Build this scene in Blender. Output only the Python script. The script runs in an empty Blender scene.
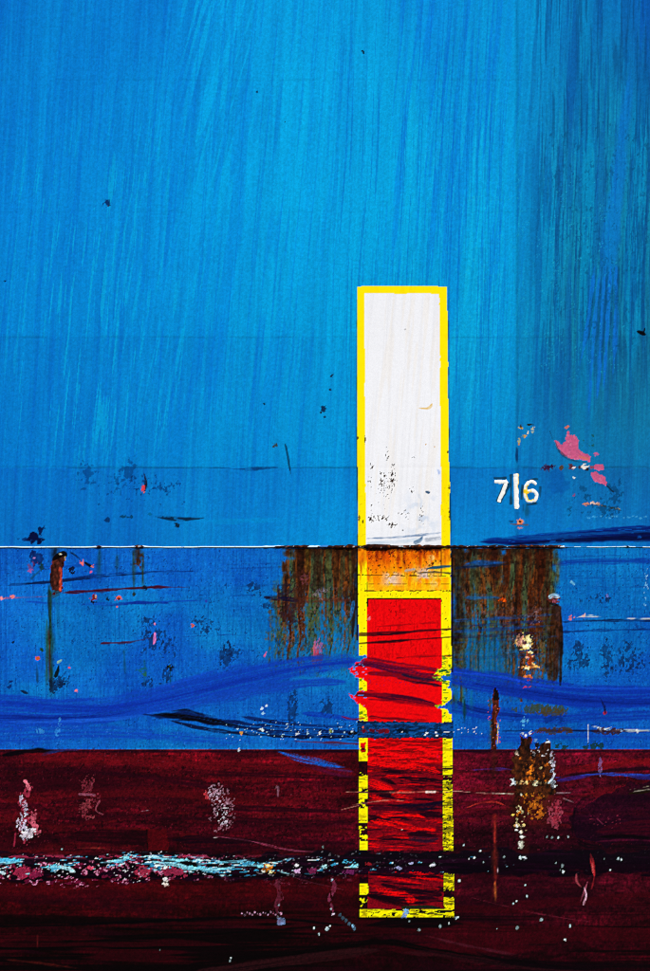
import bpy, math
import numpy as np

# ------------------------------------------------------------------ scene, camera, sky, sun, exposure
scene = bpy.context.scene
PX = 0.006                                   # metres of hull per photograph pixel
def wx(px): return (px - 325.0) * PX
def wz(py): return (971.0 - py) * PX
COL = scene.collection

cam_data = bpy.data.cameras.new('camera')
cam = bpy.data.objects.new('camera', cam_data)
COL.objects.link(cam)
CAM_D = 17.0
cam.location = (0.0, -CAM_D, wz(485.5))
cam.rotation_euler = (math.radians(90), 0, 0)
cam_data.sensor_fit = 'VERTICAL'
cam_data.sensor_height = 36.0
cam_data.lens = 36.0 * CAM_D / (971 * PX)
cam_data.clip_start = 0.1
cam_data.clip_end = 500
scene.camera = cam

SUN_EL, SUN_AZ = math.radians(47), math.radians(24)      # above the horizon, right of the camera's axis
world = bpy.data.worlds.new('World')
scene.world = world
world.use_nodes = True
wn = world.node_tree
sky = wn.nodes.new('ShaderNodeTexSky')
sky.sky_type = 'NISHITA'
sky.sun_disc = False
sky.sun_elevation = SUN_EL
sky.sun_rotation = math.pi - SUN_AZ
bg = wn.nodes['Background']
bg.inputs['Strength'].default_value = 0.07
wn.links.new(sky.outputs['Color'], bg.inputs['Color'])

sun_data = bpy.data.lights.new('sun', 'SUN')
sun_data.energy = 4.2
sun_data.angle = math.radians(0.5)
sun_data.color = (1.0, 0.97, 0.93)
sun = bpy.data.objects.new('sun', sun_data)
COL.objects.link(sun)
sun.location = (4, -8, 12)
sun.rotation_euler = (math.pi / 2 - SUN_EL, 0, SUN_AZ)

scene.view_settings.view_transform = 'Standard'
scene.view_settings.look = 'None'
scene.view_settings.exposure = 0.15
scene.view_settings.gamma = 1.0
scene.view_settings.use_curve_mapping = False
scene.cycles.use_denoising = False
scene.cycles.filter_width = 1.1
ALBEDO_GAIN = 0.90

# ------------------------------------------------------------------ paint survey of the hull, in photograph pixels
S = 1.25                                     # survey samples per pixel
EX0, EX1, EY0, EY1 = -160, 810, -120, 1090   # the hull goes on past the frame
W_, H_ = int((EX1 - EX0) * S), int((EY1 - EY0) * S)
GX = (EX0 + np.arange(W_, dtype=np.float32) / S)[None, :]
GY = (EY0 + np.arange(H_, dtype=np.float32) / S)[:, None]
C = np.zeros((H_, W_, 3), np.float32)        # paint colour (0..255, display values)
REL = np.zeros((H_, W_), np.float32)         # relief, mm towards the viewer
RUST = np.zeros((H_, W_), np.float32)        # how corroded / matt
K = np.zeros((H_, W_), np.int16)             # which part a spot belongs to

def win(x0, y0, x1, y1):
    i0 = max(0, int((x0 - EX0) * S)); i1 = min(W_, int((x1 - EX0) * S) + 1)
    j0 = max(0, int((y0 - EY0) * S)); j1 = min(H_, int((y1 - EY0) * S) + 1)
    sl = (slice(j0, j1), slice(i0, i1))
    return sl, GX[:, i0:i1], GY[j0:j1, :]
ALL = (EX0, EY0, EX1, EY1)

def sm(a, b, x):
    t = np.clip((x - a) / (b - a), 0, 1)
    return t * t * (3 - 2 * t)

def vn(U, V, seed):
    iu = np.floor(U); iv = np.floor(V)
    fu = U - iu; fv = V - iv
    iu = iu.astype(np.int32); iv = iv.astype(np.int32)
    u0, v0 = iu.min(), iv.min()
    iu -= u0; iv -= v0
    L = np.random.default_rng(seed).random((iv.max() + 2, iu.max() + 2), dtype=np.float32)
    fu = fu * fu * (3 - 2 * fu); fv = fv * fv * (3 - 2 * fv)
    a = L[iv, iu]; b = L[iv, iu + 1]; c = L[iv + 1, iu]; d = L[iv + 1, iu + 1]
    t = a + (b - a) * fu
    return t + (c + (d - c) * fu - t) * fv

def fbm(U, V, seed, octv=3, gain=0.55):
    n = 0; amp = 1.0; tot = 0
    for o in range(octv):
        n = n + vn(U * (2 ** o) + 7.3 * o, V * (2 ** o) + 3.1 * o, seed * 17 + o) * amp
        tot += amp; amp *= gain
    n = n / tot
    return np.clip((n - 0.5) * 1.5 + 0.5, 0, 1).astype(np.float32)

def mix(sl, m, col, rust=None):
    m = np.clip(m, 0, 1)
    c = np.asarray(col, np.float32)
    C[sl] += (c - C[sl]) * m[..., None]
    if rust is not None:
        RUST[sl] += (rust - RUST[sl]) * m

def mul(sl, f):
    C[sl] *= f[..., None]

def streaks(box, k, wid, length, seed, thr, soft, col, a, region=None, octv=2, warp=6, rust=None):
    sl, X, Y = win(*box)
    wp = (vn(X / 60 + 0 * Y, Y / 140 + 0 * X, seed + 900) - 0.5) * warp
    n = fbm((X + k * Y + wp) / wid, Y / length + 0 * X, seed, octv)
    m = sm(thr, thr + soft, n) * a
    x0, y0, x1, y1 = box
    if region is not None:
        m = m * region(X, Y)
    mix(sl, m, col, rust)

def soft_box(x0, x1, y0, y1, fx=20, fy=20):
    return lambda X, Y: sm(x0 - fx, x0 + fx, X) * (1 - sm(x1 - fx, x1 + fx, X)) * sm(y0 - fy, y0 + fy, Y) * (1 - sm(y1 - fy, y1 + fy, Y))

def blob(x, y, rx, ry, col, a=1.0, seed=0, rough=0.7, ns=3.0, soft=0.25, rel=0, rust=None, cls=None):
    r = 1.8
    sl, X, Y = win(x - rx * r - 2, y - ry * r - 2, x + rx * r + 2, y + ry * r + 2)
    e = np.sqrt(((X - x) / rx) ** 2 + ((Y - y) / ry) ** 2) + (fbm(X / ns + 0 * Y, Y / ns + 0 * X, seed + 31, 3) - 0.5) * 2 * rough
    m = 1 - sm(1 - soft, 1, e)
    mix(sl, m * a, col, rust)
    if rel: REL[sl] += m * rel
    if cls is not None: K[sl][m > 0.5] = cls
    return sl, m

def specks(box, col, cover, sx, sy, seed, a=1.0, region=None, soft=0.06, octv=2, rel=0, k=0.0, rust=None):
    sl, X, Y = win(*box)
    n = fbm((X + k * Y) / sx, (Y + 0 * X) / sy, seed, octv)
    if region is not None:
        n = n * .62 + .38 * fbm((X + k * Y) / (sx * 4), (Y + 0 * X) / (sy * 4), seed + 450, 2)
        n = n * (0.3 + 0.7 * region(X, Y))
        cover = cover * .55
    thr = np.quantile(n, 1 - cover)
    m = sm(thr, thr + soft, n)
    if region is not None:
        m = m * sm(0, .3, region(X, Y)) * (.55 + .45 * vn(X / 3 + 0 * Y, Y / 3 + 0 * X, seed + 451))
    mix(sl, m * a, col, rust)
    if rel: REL[sl] += m * rel

def smooth_path(pts, n=30):
    P = np.asarray([p if len(p) == 3 else (p[0], p[1], 1.0) for p in pts], np.float32)
    if len(P) == 2:
        t = np.linspace(0, 1, 6)[:, None]
        return P[0] + (P[1] - P[0]) * t
    out = []
    Q = np.vstack([2 * P[0] - P[1], P, 2 * P[-1] - P[-2]])
    per = max(3, n // (len(P) - 1))
    for i in range(1, len(Q) - 2):
        p0, p1, p2, p3 = Q[i - 1], Q[i], Q[i + 1], Q[i + 2]
        for t in np.linspace(0, 1, per, endpoint=False):
            out.append(.5 * (2 * p1 + (p2 - p0) * t + (2 * p0 - 5 * p1 + 4 * p2 - p3) * t * t + (3 * p1 - p0 - 3 * p2 + p3) * t ** 3))
    out.append(Q[-2])
    return np.asarray(out, np.float32)

def path_field(pts, pad):
    P = smooth_path(pts)
    hw = P[:, 2].max()
    sl, X, Y = win(P[:, 0].min() - hw - pad, P[:, 1].min() - hw - pad, P[:, 0].max() + hw + pad, P[:, 1].max() + hw + pad)
    shp = (Y + X).shape
    best = np.full(shp, 1e9, np.float32); d = np.zeros(shp, np.float32); s = np.zeros(shp, np.float32); w = np.ones(shp, np.float32)
    acc = 0.0
    for a, b in zip(P[:-1], P[1:]):
        ex, ey = b[0] - a[0], b[1] - a[1]
        L = math.hypot(ex, ey) + 1e-6
        t = np.clip(((X - a[0]) * ex + (Y - a[1]) * ey) / (L * L), 0, 1)
        dx = X - (a[0] + ex * t); dy = Y - (a[1] + ey * t)
        q = dx * dx + dy * dy
        up = q < best
        best = np.where(up, q, best)
        sd = np.sqrt(q) * np.where(ex * dy - ey * dx >= 0, 1, -1)
        d = np.where(up, sd, d); s = np.where(up, acc + t * L, s); w = np.where(up, a[2] + (b[2] - a[2]) * t, w)
        acc += L
    return sl, X, Y, d, s, w, acc

def brush(pts, col, a=1.0, seed=0, dry=0.5, soft=1.2, taper=(8, 8), fl=50, fw=1.4, edge=1.0, rel=0, rust=None, thr=.42):
    """a scrape or smear dragged along a path; pts are (x, y, half width)"""
    sl, X, Y, d, s, w, L = path_field(pts, 4)
    e = (fbm(s / 14, d / 6 + seed, seed + 5, 3) - 0.5) * 2 * edge
    tp = sm(0, max(taper[0], .01), s) * (1 - sm(L - max(taper[1], .01), L, s))
    ww = w * (0.25 + 0.75 * tp)
    m = (1 - sm(ww - soft, ww + soft * .6, np.abs(d) + e)) * sm(0, .25, tp + .01)
    n = fbm(s / fl, d / fw, seed + 77, 3)
    m = m * (1 - dry * (1 - sm(thr - .14, thr + .14, n)))
    mix(sl, m * a, col, rust)
    if rel: REL[sl] += m * rel
    return sl, m

def poly_mask(pts, jag=0.0, js=4.0, seed=0, pad=4):
    P = np.asarray(pts, np.float32)
    sl, X, Y = win(P[:, 0].min() - pad, P[:, 1].min() - pad, P[:, 0].max() + pad, P[:, 1].max() + pad)
    A = X + 0 * Y; B = Y + 0 * X
    if jag:
        A2 = A + (fbm(A / js, B / js, seed + 3, 2) - .5) * 2 * jag
        B = B + (fbm(A / js, B / js, seed + 4, 2) - .5) * 2 * jag
        A = A2
    ins = np.zeros(A.shape, bool)
    n = len(P)
    for i in range(n):
        xa, ya = P[i]; xb, yb = P[(i + 1) % n]
        if ya == yb: continue
        c = ((ya > B) != (yb > B)) & (A < (xb - xa) * (B - ya) / (yb - ya) + xa)
        ins ^= c
    return sl, ins.astype(np.float32)

def poly(pts, col, a=1.0, jag=0.0, js=4.0, seed=0, cls=None, rel=0, rust=None):
    sl, m = poly_mask(pts, jag, js, seed)
    if col is not None: mix(sl, m * a, col, rust)
    if rel: REL[sl] += m * rel
    if cls is not None: K[sl][m > .5] = cls
    return sl, m

def drip(x, y0, y1, w, col, a=.8, seed=0, wob=2.0, fade=.5, rust=None):
    sl, X, Y = win(x - w * 4 - 4, y0 - 3, x + w * 4 + 4, y1 + 3)
    c = x + (vn(Y / 25, 0 * Y, seed + 11) - .5) * wob
    ww = w * (.5 + vn(Y / 9, 0 * Y, seed + 12))
    m = np.exp(-((X - c) / ww) ** 2 * 1.2) * sm(y0 - 2, y0 + 2, Y) * (1 - sm(y0 + (y1 - y0) * fade, y1, Y))
    m = m * (.55 + .45 * fbm(X / 1.3 + 0 * Y, Y / 14 + 0 * X, seed + 13, 2))
    mix(sl, m * a, col, rust)

def ramp2d(box, xs, ys, cols):
    sl, X, Y = win(*box)
    G = np.asarray(cols, np.float32)
    out = np.zeros((Y.shape[0], X.shape[1], 3), np.float32)
    for c in range(3):
        rows = np.stack([np.interp(X[0], xs, G[j, :, c]) for j in range(len(ys))])
        t = Y[:, 0]
        j = np.clip(np.searchsorted(ys, t) - 1, 0, len(ys) - 2)
        f = np.clip((t - np.asarray(ys)[j]) / (np.asarray(ys)[j + 1] - np.asarray(ys)[j]), 0, 1)[:, None]
        out[..., c] = rows[j] * (1 - f) + rows[j + 1] * f
    C[sl] = out

SEAM, WATER = 547.4, 750.0
BLACK = (4, 2, 8)

# ---- blue topside paint, tone varied plate by plate
xs = [-160, 0, 160, 325, 440, 514, 517, 580, 650, 810]
ramp2d((EX0, EY0, EX1, WATER), xs, [-120, 0, 210, 336, 338, 467, 469, 546, 549, 690, 750], [
    [(0, 88, 195), (0, 95, 200), (2, 112, 212), (2, 135, 224), (2, 122, 214), (2, 122, 214), (2, 116, 210), (3, 100, 190), (2, 76, 180), (2, 72, 176)],
    [(0, 100, 203), (0, 104, 205), (2, 117, 214), (2, 140, 225), (2, 126, 216), (2, 130, 216), (2, 118, 210), (3, 108, 192), (2, 84, 184), (2, 80, 180)],
    [(2, 112, 212), (2, 115, 214), (2, 130, 220), (0, 152, 229), (0, 140, 222), (0, 142, 220), (3, 126, 210), (5, 118, 188), (5, 108, 184), (5, 106, 182)],
    [(2, 114, 208), (2, 116, 210), (2, 128, 216), (2, 142, 222), (4, 132, 213), (4, 130, 210), (5, 116, 196), (7, 104, 168), (7, 106, 176), (7, 106, 176)],
    [(2, 108, 203), (2, 110, 204), (2, 121, 210), (2, 137, 218), (4, 126, 208), (4, 124, 205), (5, 110, 190), (7, 100, 166), (7, 101, 172), (7, 101, 172)],
    [(3, 108, 205), (3, 110, 207), (3, 118, 208), (3, 127, 212), (4, 118, 205), (4, 114, 200), (5, 106, 192), (8, 98, 178), (8, 100, 184), (8, 98, 182)],
    [(4, 96, 196), (4, 97, 197), (4, 104, 199), (4, 115, 205), (5, 104, 198), (5, 98, 190), (5, 94, 184), (8, 88, 172), (8, 90, 176), (8, 90, 176)],
    [(5, 96, 193), (5, 96, 194), (5, 104, 199), (4, 122, 212), (5, 118, 208), (4, 112, 206), (4, 108, 204), (6, 102, 196), (8, 97, 188), (8, 96, 186)],
    [(8, 90, 190), (8, 90, 190), (8, 92, 194), (8, 96, 188), (8, 90, 186), (8, 84, 178), (8, 84, 178), (8, 92, 190), (8, 92, 188), (8, 90, 186)],
    [(8, 86, 188), (8, 86, 188), (9, 88, 188), (10, 92, 184), (8, 90, 180), (8, 86, 180), (8, 86, 180), (8, 86, 184), (8, 84, 182), (8, 84, 180)],
    [(10, 84, 182), (10, 84, 182), (10, 86, 184), (10, 88, 182), (8, 88, 180), (8, 84, 178), (8, 84, 178), (8, 80, 178), (8, 78, 176), (8, 78, 176)]])

UP = (EX0, EY0, EX1, SEAM + 1)
sl, X, Y = win(*UP)
C[sl] += (6.0 + 4.0 * (1 - sm(420, 480, Y)) * sm(150, 260, X) + 2 * (1 - sm(300, 480, Y)))[..., None] * np.array([0, 1.0, .1], np.float32)
C[sl] += (sm(505, 620, X) * sm(-40, 200, Y) * (1 - sm(400, 540, Y)))[..., None] * np.array([4, -3, -16], np.float32)
C[sl] += np.array([0, 3, -7], np.float32)
# broad cloudy weathering
sl, X, Y = win(*UP)
n = fbm((X + .1 * Y) / 60, Y / 170 + 0 * X, 3, 4)
C[sl] += ((n - .5) * 18)[..., None] * np.array([0, 1.0, .5], np.float32)
# fine vertical washing of the paint
for seed, wid, length, amp, k in ((5, 2.2, 120, 12, .05), (6, 5, 190, 7, .08), (7, 14, 300, 6, .1), (8, 1.1, 45, 9, .03)):
    n = fbm((X + k * Y) / wid, Y / length + 0 * X, seed, 2)
    C[sl] += ((n - .5) * amp)[..., None] * np.array([0, 1.0, .75], np.float32)
CYAN = (0, 166, 222)
# pale wind-blown streaks, left and middle
streaks(UP, .26, 3.6, 95, 21, .60, .08, (0, 164, 226), .72, soft_box(182, 258, -80, 210, 16, 50))
streaks(UP, .17, 2.6, 70, 22, .70, .08, (2, 166, 222), .52, soft_box(110, 225, 110, 400, 40, 60))
streaks(UP, .10, 2.2, 60, 23, .74, .06, (4, 170, 218), .55, soft_box(10, 190, 140, 460, 40, 50))
streaks(UP, .20, 12, 220, 24, .55, .18, (0, 158, 226), .55, soft_box(170, 330, 40, 330, 35, 80))
streaks(UP, .06, 30, 300, 25, .50, .25, (0, 152, 222), .40, soft_box(225, 345, -60, 470, 25, 60))
streaks(UP, .12, 6, 120, 26, .62, .14, (0, 112, 208), .28, soft_box(150, 300, 60, 470, 40, 60))
streaks(UP, .08, 2.0, 120, 27, .66, .16, (0, 96, 196), .26, soft_box(-100, 340, -60, 520, 60, 60))
# blue washed streaks, middle
streaks(UP, .09, 2.4, 110, 31, .62, .16, (0, 108, 210), .40, soft_box(385, 520, -80, 300, 20, 60))
streaks(UP, .10, 8, 190, 32, .58, .24, (0, 118, 216), .25, soft_box(395, 510, -60, 460, 25, 80))
streaks(UP, .11, 2.4, 70, 33, .66, .10, (10, 176, 222), .45, soft_box(390, 520, 90, 420, 25, 60))
streaks(UP, .03, 1.6, 150, 34, .66, .12, (0, 84, 180), .32, soft_box(330, 520, 0, 470, 30, 60))
# right: dark teal run-down streaks and a smoother blue lane between them
sl2, X2, Y2 = win(494, EY0, 516, 500)
mix(sl2, sm(494, 512, X2) * (1 - sm(300, 480, Y2)) * .45 + 0 * X2, (0, 152, 216))
RB = (516, EY0, EX1, SEAM + 1)
streaks(RB, .02, 16, 260, 41, .40, .30, (0, 132, 188), .65, soft_box(535, 820, 60, 420, 20, 80))
streaks(RB, .03, 3.0, 90, 42, .52, .18, (4, 84, 154), .50, soft_box(530, 820, -200, 400, 14, 60))
streaks(RB, .03, 1.7, 60, 43, .60, .18, (4, 66, 120), .50, soft_box(536, 820, -200, 380, 14, 70), octv=3)
streaks(RB, .03, 1.5, 40, 44, .72, .12, (16, 150, 192), .40, soft_box(535, 820, 60, 400, 16, 60))
streaks(RB, .02, 9, 200, 45, .58, .22, (6, 82, 160), .42, soft_box(535, 612, 10, 430, 12, 60))
streaks(RB, .02, 2.6, 26, 46, .62, .14, (0, 76, 136), .45, soft_box(618, 820, 40, 340, 8, 60), octv=3)
brush([(631, 60, 4), (621, 150, 7), (611, 230, 9), (607, 275, 10), (600, 330, 10)], (5, 114, 204), .6, 51, dry=.6, soft=3.5, taper=(40, 60), fl=120, fw=3, edge=2)
for i, (xa, xb) in enumerate(((600, 588), (605, 596), (611, 603), (616, 612), (595, 578))):
    brush([(xa, 262, 1.2), ((xa + xb) / 2 + (i % 2) * 1.5, 330, 2.4), (xb, 420 - 12 * i, 1.2)], (8, 108, 208), .75, 60 + i, dry=.3, soft=1, taper=(20, 40), edge=1.2)
    brush([(xa + 2.5, 262, .6), ((xa + xb) / 2 + 3, 330, 1.2), (xb + 4, 400 - 12 * i, .6)], (4, 70, 120), .75, 80 + i, dry=.5, soft=.8, taper=(20, 40), edge=1.2)
streaks(RB, .05, 5, 90, 47, .60, .2, (0, 74, 176), .25, soft_box(600, 820, -200, 60, 30, 40))
# pitted teal skin at the right
specks((530, 60, 660, 420), (2, 74, 120), .10, 1.6, 2.6, 48, .55, soft_box(540, 700, 100, 380, 20, 40), rel=-.1)
specks((400, 120, 660, 440), (30, 176, 205), .02, 1.2, 1.6, 49, .6, soft_box(420, 640, 150, 400, 30, 40))

# horizontal plate butts showing through the paint
for y, a, dk in ((80, .05, .0), (212, .04, 0), (337, .10, 0), (467.5, .24, 0)):
    sl, X, Y = win(EX0, y - 3, EX1, y + 4)
    n = fbm(X / 22 + 0 * Y, Y / 2 + 0 * X, int(y), 3)
    mul(sl, 1 - a * np.exp(-((Y - y) / 1.1) ** 2) * sm(.25, .8, n) + 0 * X)
    REL[sl] -= (.10 + .2 * (y > 400)) * np.exp(-((Y - y) / 1.4) ** 2) + 0 * X
sl, X, Y = win(510, EY0, 521, SEAM)
REL[sl] -= .22 * np.exp(-((X - 515.5) / 1.4) ** 2) + 0 * Y
mul(sl, 1 - .10 * np.exp(-((X - 517) / 2.0) ** 2) + 0 * Y)

# small damage on the topsides
def chip(x, y, r, col=(6, 18, 40), seed=0, ry=None): blob(x, y, r, ry or r, col, .9, seed, .8, 1.8, .3, rel=-.3)
chip(107, 203, 3.2, (0, 40, 95), 1, 4); chip(108, 206, 1.3, (40, 30, 20), 2)
chip(363, 52, 1.6, (3, 12, 30), 3); chip(5, 281, 1.4, (0, 30, 70), 4); chip(257, 92, 1.2, (5, 50, 90), 5); chip(285, 122, 1, (10, 50, 60), 6)
brush([(636, 331, .8), (641, 333, 2.2), (646, 335, .9)], (3, 3, 10), 1, 7, 0, .5, (2, 2)); brush([(643, 333, .5), (645, 328, .5)], (3, 3, 10), 1, 8, 0, .4, (0, 0))
chip(275, 445, 2.2, (50, 50, 40), 9); chip(264, 404, 1.2, (0, 50, 80), 10); chip(332, 376, 1.6, (10, 40, 70), 11); chip(330, 389, 1.3, (10, 40, 70), 13)
chip(323, 409, 2.6, (5, 35, 70), 12, 3); chip(325, 417, 1.5, (5, 35, 70), 14); chip(321, 413, 1.3, (15, 20, 20), 15)
brush([(285, 443, .5), (288, 458, 1), (291, 476, .5)], (4, 40, 70), .8, 16, .4, .5, (4, 8))
brush([(209, 467, .8), (245, 469, 1.3), (279, 467, .8)], (2, 52, 110), .8, 17, .7, .8, (6, 6), fl=8)
specks((70, 462, 215, 535), (0, 44, 100), .05, 2.2, 2.6, 18, .75, soft_box(90, 195, 470, 512, 18, 10), octv=3)
blob(88, 475, 6, 10, (0, 50, 110), .5, 19, 1.4, 3); blob(128, 472, 7, 8, (0, 50, 105), .5, 20, 1.4, 3); blob(118, 481, 5, 6, (0, 50, 105), .45, 21, 1.4, 3)
brush([(144, 472, .8), (146, 484, 1.3), (143, 497, .6)], (20, 10, 30), .85, 22, .5, .5, (3, 4), fl=5)
chip(143.5, 488, 2.2, (225, 60, 70), 23, 3.4); chip(144.5, 492, 1, (245, 120, 90), 24)
brush([(152, 516, 1), (178, 519, 1.8), (206, 518, 1)], (4, 26, 50), .85, 25, .8, .7, (6, 4), fl=6); blob(177, 525, 2.2, 3, (8, 20, 30), .8, 26, 1)
blob(107, 520, 3, 2, (0, 40, 90), .8, 27, 1); blob(128, 517, 6, 1.6, (0, 50, 80), .7, 28, 1.2); blob(150, 515, 4, 2, (0, 80, 110), .5, 29, 1.2)
brush([(190, 520, .8), (230, 521, 3), (300, 519, 2)], (0, 140, 205), .5, 30, .7, 1.2, (15, 30))
blob(36, 537, 8, 5, (2, 8, 50), .95, 31, .9, 4, .4); blob(41, 530, 3, 5, (2, 8, 50), .8, 32, 1); blob(24, 539, 6, 2, (2, 30, 90), .7, 33, 1)
# smeared dark blue scuff just above the seam, right
brush([(476, 542, 1.5), (520, 541, 4), (580, 537, 6), (650, 533, 8), (740, 529, 8)], (2, 22, 98), .95, 35, .45, 1.5, (18, 30), fl=70, fw=1.6)
brush([(500, 545, 1), (590, 539, 3), (660, 536, 4.5), (740, 534, 4)], (2, 8, 52), .9, 36, .5, 1.2, (30, 30), fl=60, fw=1.2)
brush([(478, 540, .8), (560, 533, 1.2), (650, 525, 1.0)], (2, 30, 120), .7, 37, .5, .8, (18, 10))
specks((500, 528, 650, 546), (0, 100, 205), .06, 10, 1.2, 38, .6)
# rubbed and flaked patch under the number
specks((540, 470, 650, 535), (0, 52, 92), .16, 2.4, 2.8, 40, .65, soft_box(565, 628, 476, 522, 12, 12), octv=3, rel=-.15)
blob(560, 482, 14, 18, (2, 78, 160), .5, 41, .6, 9, .5)
for i, (x, y, r, c) in enumerate(((546, 467.5, 4, (50, 22, 60)), (552, 467, 3, (40, 14, 50)), (561, 468, 2.5, (80, 60, 40)), (571, 466.5, 3, (90, 40, 50)), (573, 468, 1.8, (230, 220, 225)), (579, 467, 2.2, (60, 40, 50)), (585, 467, 3.2, (235, 225, 215)), (587, 469, 1.6, (30, 20, 30)), (574, 478, 1.3, (210, 225, 225)), (592, 467, 2, (150, 60, 80)), (596, 454, 2, (190, 90, 140)), (567, 427, 2, (205, 110, 90)), (574, 495, 1.6, (130, 70, 120)))):
    blob(x, y, r * 1.2, r * .8, c, .95, 100 + i, .7, 1.6, .3)
for i, (x, y, r, c) in enumerate(((586, 504, 1.8, (210, 130, 90)), (593, 503, 2, (225, 190, 170)), (598, 504.5, 2.2, (200, 140, 110)), (604, 506, 1.4, (40, 60, 60)), (612, 508, 2.4, (30, 50, 50)), (617, 509, 1.6, (170, 150, 90)))):
    blob(x, y, r * 1.5, r * .7, c, .9, 120 + i, .8, 1.6, .3)
brush([(588, 505, .6), (604, 506, .8), (622, 511, .5)], (20, 45, 60), .8, 39, .5, .5, (2, 4))
for i in range(14):
    blob(586 + i * 4.6 + 1.5 * math.sin(i * 5.1), 517 + math.sin(i * 1.7) * 1.2, 1.0 + .8 * abs(math.sin(i * 2.3)), .7, (70, 165, 215), .7, 130 + i, .9, 1.4)
brush([(549, 430, .6), (553, 440, .7)], (6, 30, 50), .8, 42, .2, .5, (2, 2)); brush([(606, 485, .6), (614, 493, .8)], (10, 25, 40), .8, 43, .2, .5, (2, 2))
specks((576, 428, 600, 452), (20, 70, 60), .08, 1.6, 2, 44, .8, soft_box(580, 596, 432, 448, 4, 4))
# ochre flaking above the number
for i, (x, y, rx, ry, c) in enumerate(((521, 428, 2.6, 1, (200, 170, 60)), (530, 425, 4, 1, (20, 30, 20)), (533, 430, 1.8, 3, (190, 190, 150)), (524, 436, 2.6, 1.6, (205, 150, 50)), (519, 440, 1.4, 2.4, (150, 160, 120)), (519, 444, 1, 1.5, (170, 130, 60)), (528, 432, 1.4, 1.6, (220, 210, 180)), (521, 427, 1, 2, (40, 40, 20)))):
    blob(x, y, rx, ry, c, .95, 140 + i, .7, 1.6, .3, rel=-.2)
brush([(517, 446, 1), (516.5, 456, 1.4), (517, 464, .7)], (2, 40, 90), .85, 45, .3, .6, (3, 5))
# rust ring under the number
blob(519.5, 522, 3.6, 2.8, (232, 130, 90), 1, 150, .5, 1.6, .3, rel=.6, rust=.8); blob(519.5, 521.6, 1.6, 1.1, (80, 30, 20), 1, 151, .3, 1.4); blob(520, 528, 2.2, .9, (220, 130, 110), .8, 152, .6, 1.4)
brush([(509, 524, .4), (529, 525, .7)], (120, 60, 40), .6, 153, .5, .4, (4, 2)); blob(511, 521, 2.4, 1.2, (6, 40, 80), .5, 154, .8)
# edge shade of the number painted into the hull colour, and drips below it
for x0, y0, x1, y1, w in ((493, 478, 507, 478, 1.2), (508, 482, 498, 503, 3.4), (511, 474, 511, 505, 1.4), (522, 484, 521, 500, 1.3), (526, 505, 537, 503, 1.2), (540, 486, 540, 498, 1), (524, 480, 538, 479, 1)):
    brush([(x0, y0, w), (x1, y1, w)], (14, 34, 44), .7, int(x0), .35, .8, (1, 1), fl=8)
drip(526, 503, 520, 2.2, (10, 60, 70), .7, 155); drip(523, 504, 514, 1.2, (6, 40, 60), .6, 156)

# ---- blue between the seam and the waterline
LO = (EX0, SEAM + 1, EX1, WATER)
sl, X, Y = win(*LO)
n = fbm(X / 45 + 0 * Y, Y / 40 + 0 * X, 201, 4)
C[sl] += ((n - .5) * 26)[..., None] * np.array([.2, 1.0, .8], np.float32)
n = fbm(X / 90 + 0 * Y, Y / 70 + 0 * X, 209, 3); C[sl] += (sm(.45, .8, n) * 16 + 3)[..., None] * np.array([-.1, 1.0, -.1], np.float32)
for seed, wid, length, amp in ((202, 1.7, 16, 10), (203, 5, 30, 8), (208, 40, 1.6, 8), (204, 1.3, 4, 14)):
    n = fbm(X / wid + 0 * Y, Y / length + 0 * X, seed, 2)
    C[sl] += ((n - .5) * amp)[..., None] * np.array([.15, 1.0, .8], np.float32)
specks(LO, (5, 44, 110), .05, 1.8, 2.4, 205, .55, octv=3)
specks(LO, (26, 120, 205), .04, 1.5, 1.8, 206, .5, octv=2)
streaks(LO, 0, 1.4, 70, 207, .80, .1, (4, 56, 140), .25)
streaks((-160, 560, 60, 700), 0, 1.4, 120, 208, .74, .1, (4, 60, 150), .25)
# darker patch of flaking, clusters
def flaking(x, y, rx, ry, col=(8, 30, 70), cover=.22, seed=0, a=.75, sx=1.9, sy=2.6):
    specks((x - rx * 1.6, y - ry * 1.6, x + rx * 1.6, y + ry * 1.6), col, cover, sx, sy, seed, a,
           lambda X, Y: np.clip(1.25 - np.sqrt(((X - x) / rx) ** 2 + ((Y - y) / ry) ** 2), 0, 1), octv=3, rel=-.2)
for i, a in enumerate(((160, 640, 30, 26, .10), (205, 625, 22, 14, .10), (226, 655, 8, 16, .34), (150, 622, 14, 8, .14), (293, 705, 6, 22, .4), (327, 708, 8, 14, .25), (300, 650, 30, 25, .12), (230, 652, 20, 12, .10), (62, 682, 20, 8, .2), (578, 655, 18, 22, .16), (606, 660, 8, 26, .24), (630, 660, 30, 26, .10), (545, 665, 20, 20, .1), (168, 672, 8, 12, .2), (150, 683, 16, 10, .10), (255, 590, 12, 10, .18), (278, 606, 16, 4, .5), (296, 640, 5, 5, .5), (279, 640, 5, 5, .4), (600, 598, 40, 8, .06))):
    flaking(*a[:4], cover=a[4], seed=220 + i)
# teal bruising round the rust
blob(315, 630, 40, 44, (10, 92, 140), .55, 240, .5, 16, .7); blob(505, 640, 55, 50, (8, 88, 150), .5, 241, .5, 16, .6)
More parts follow.
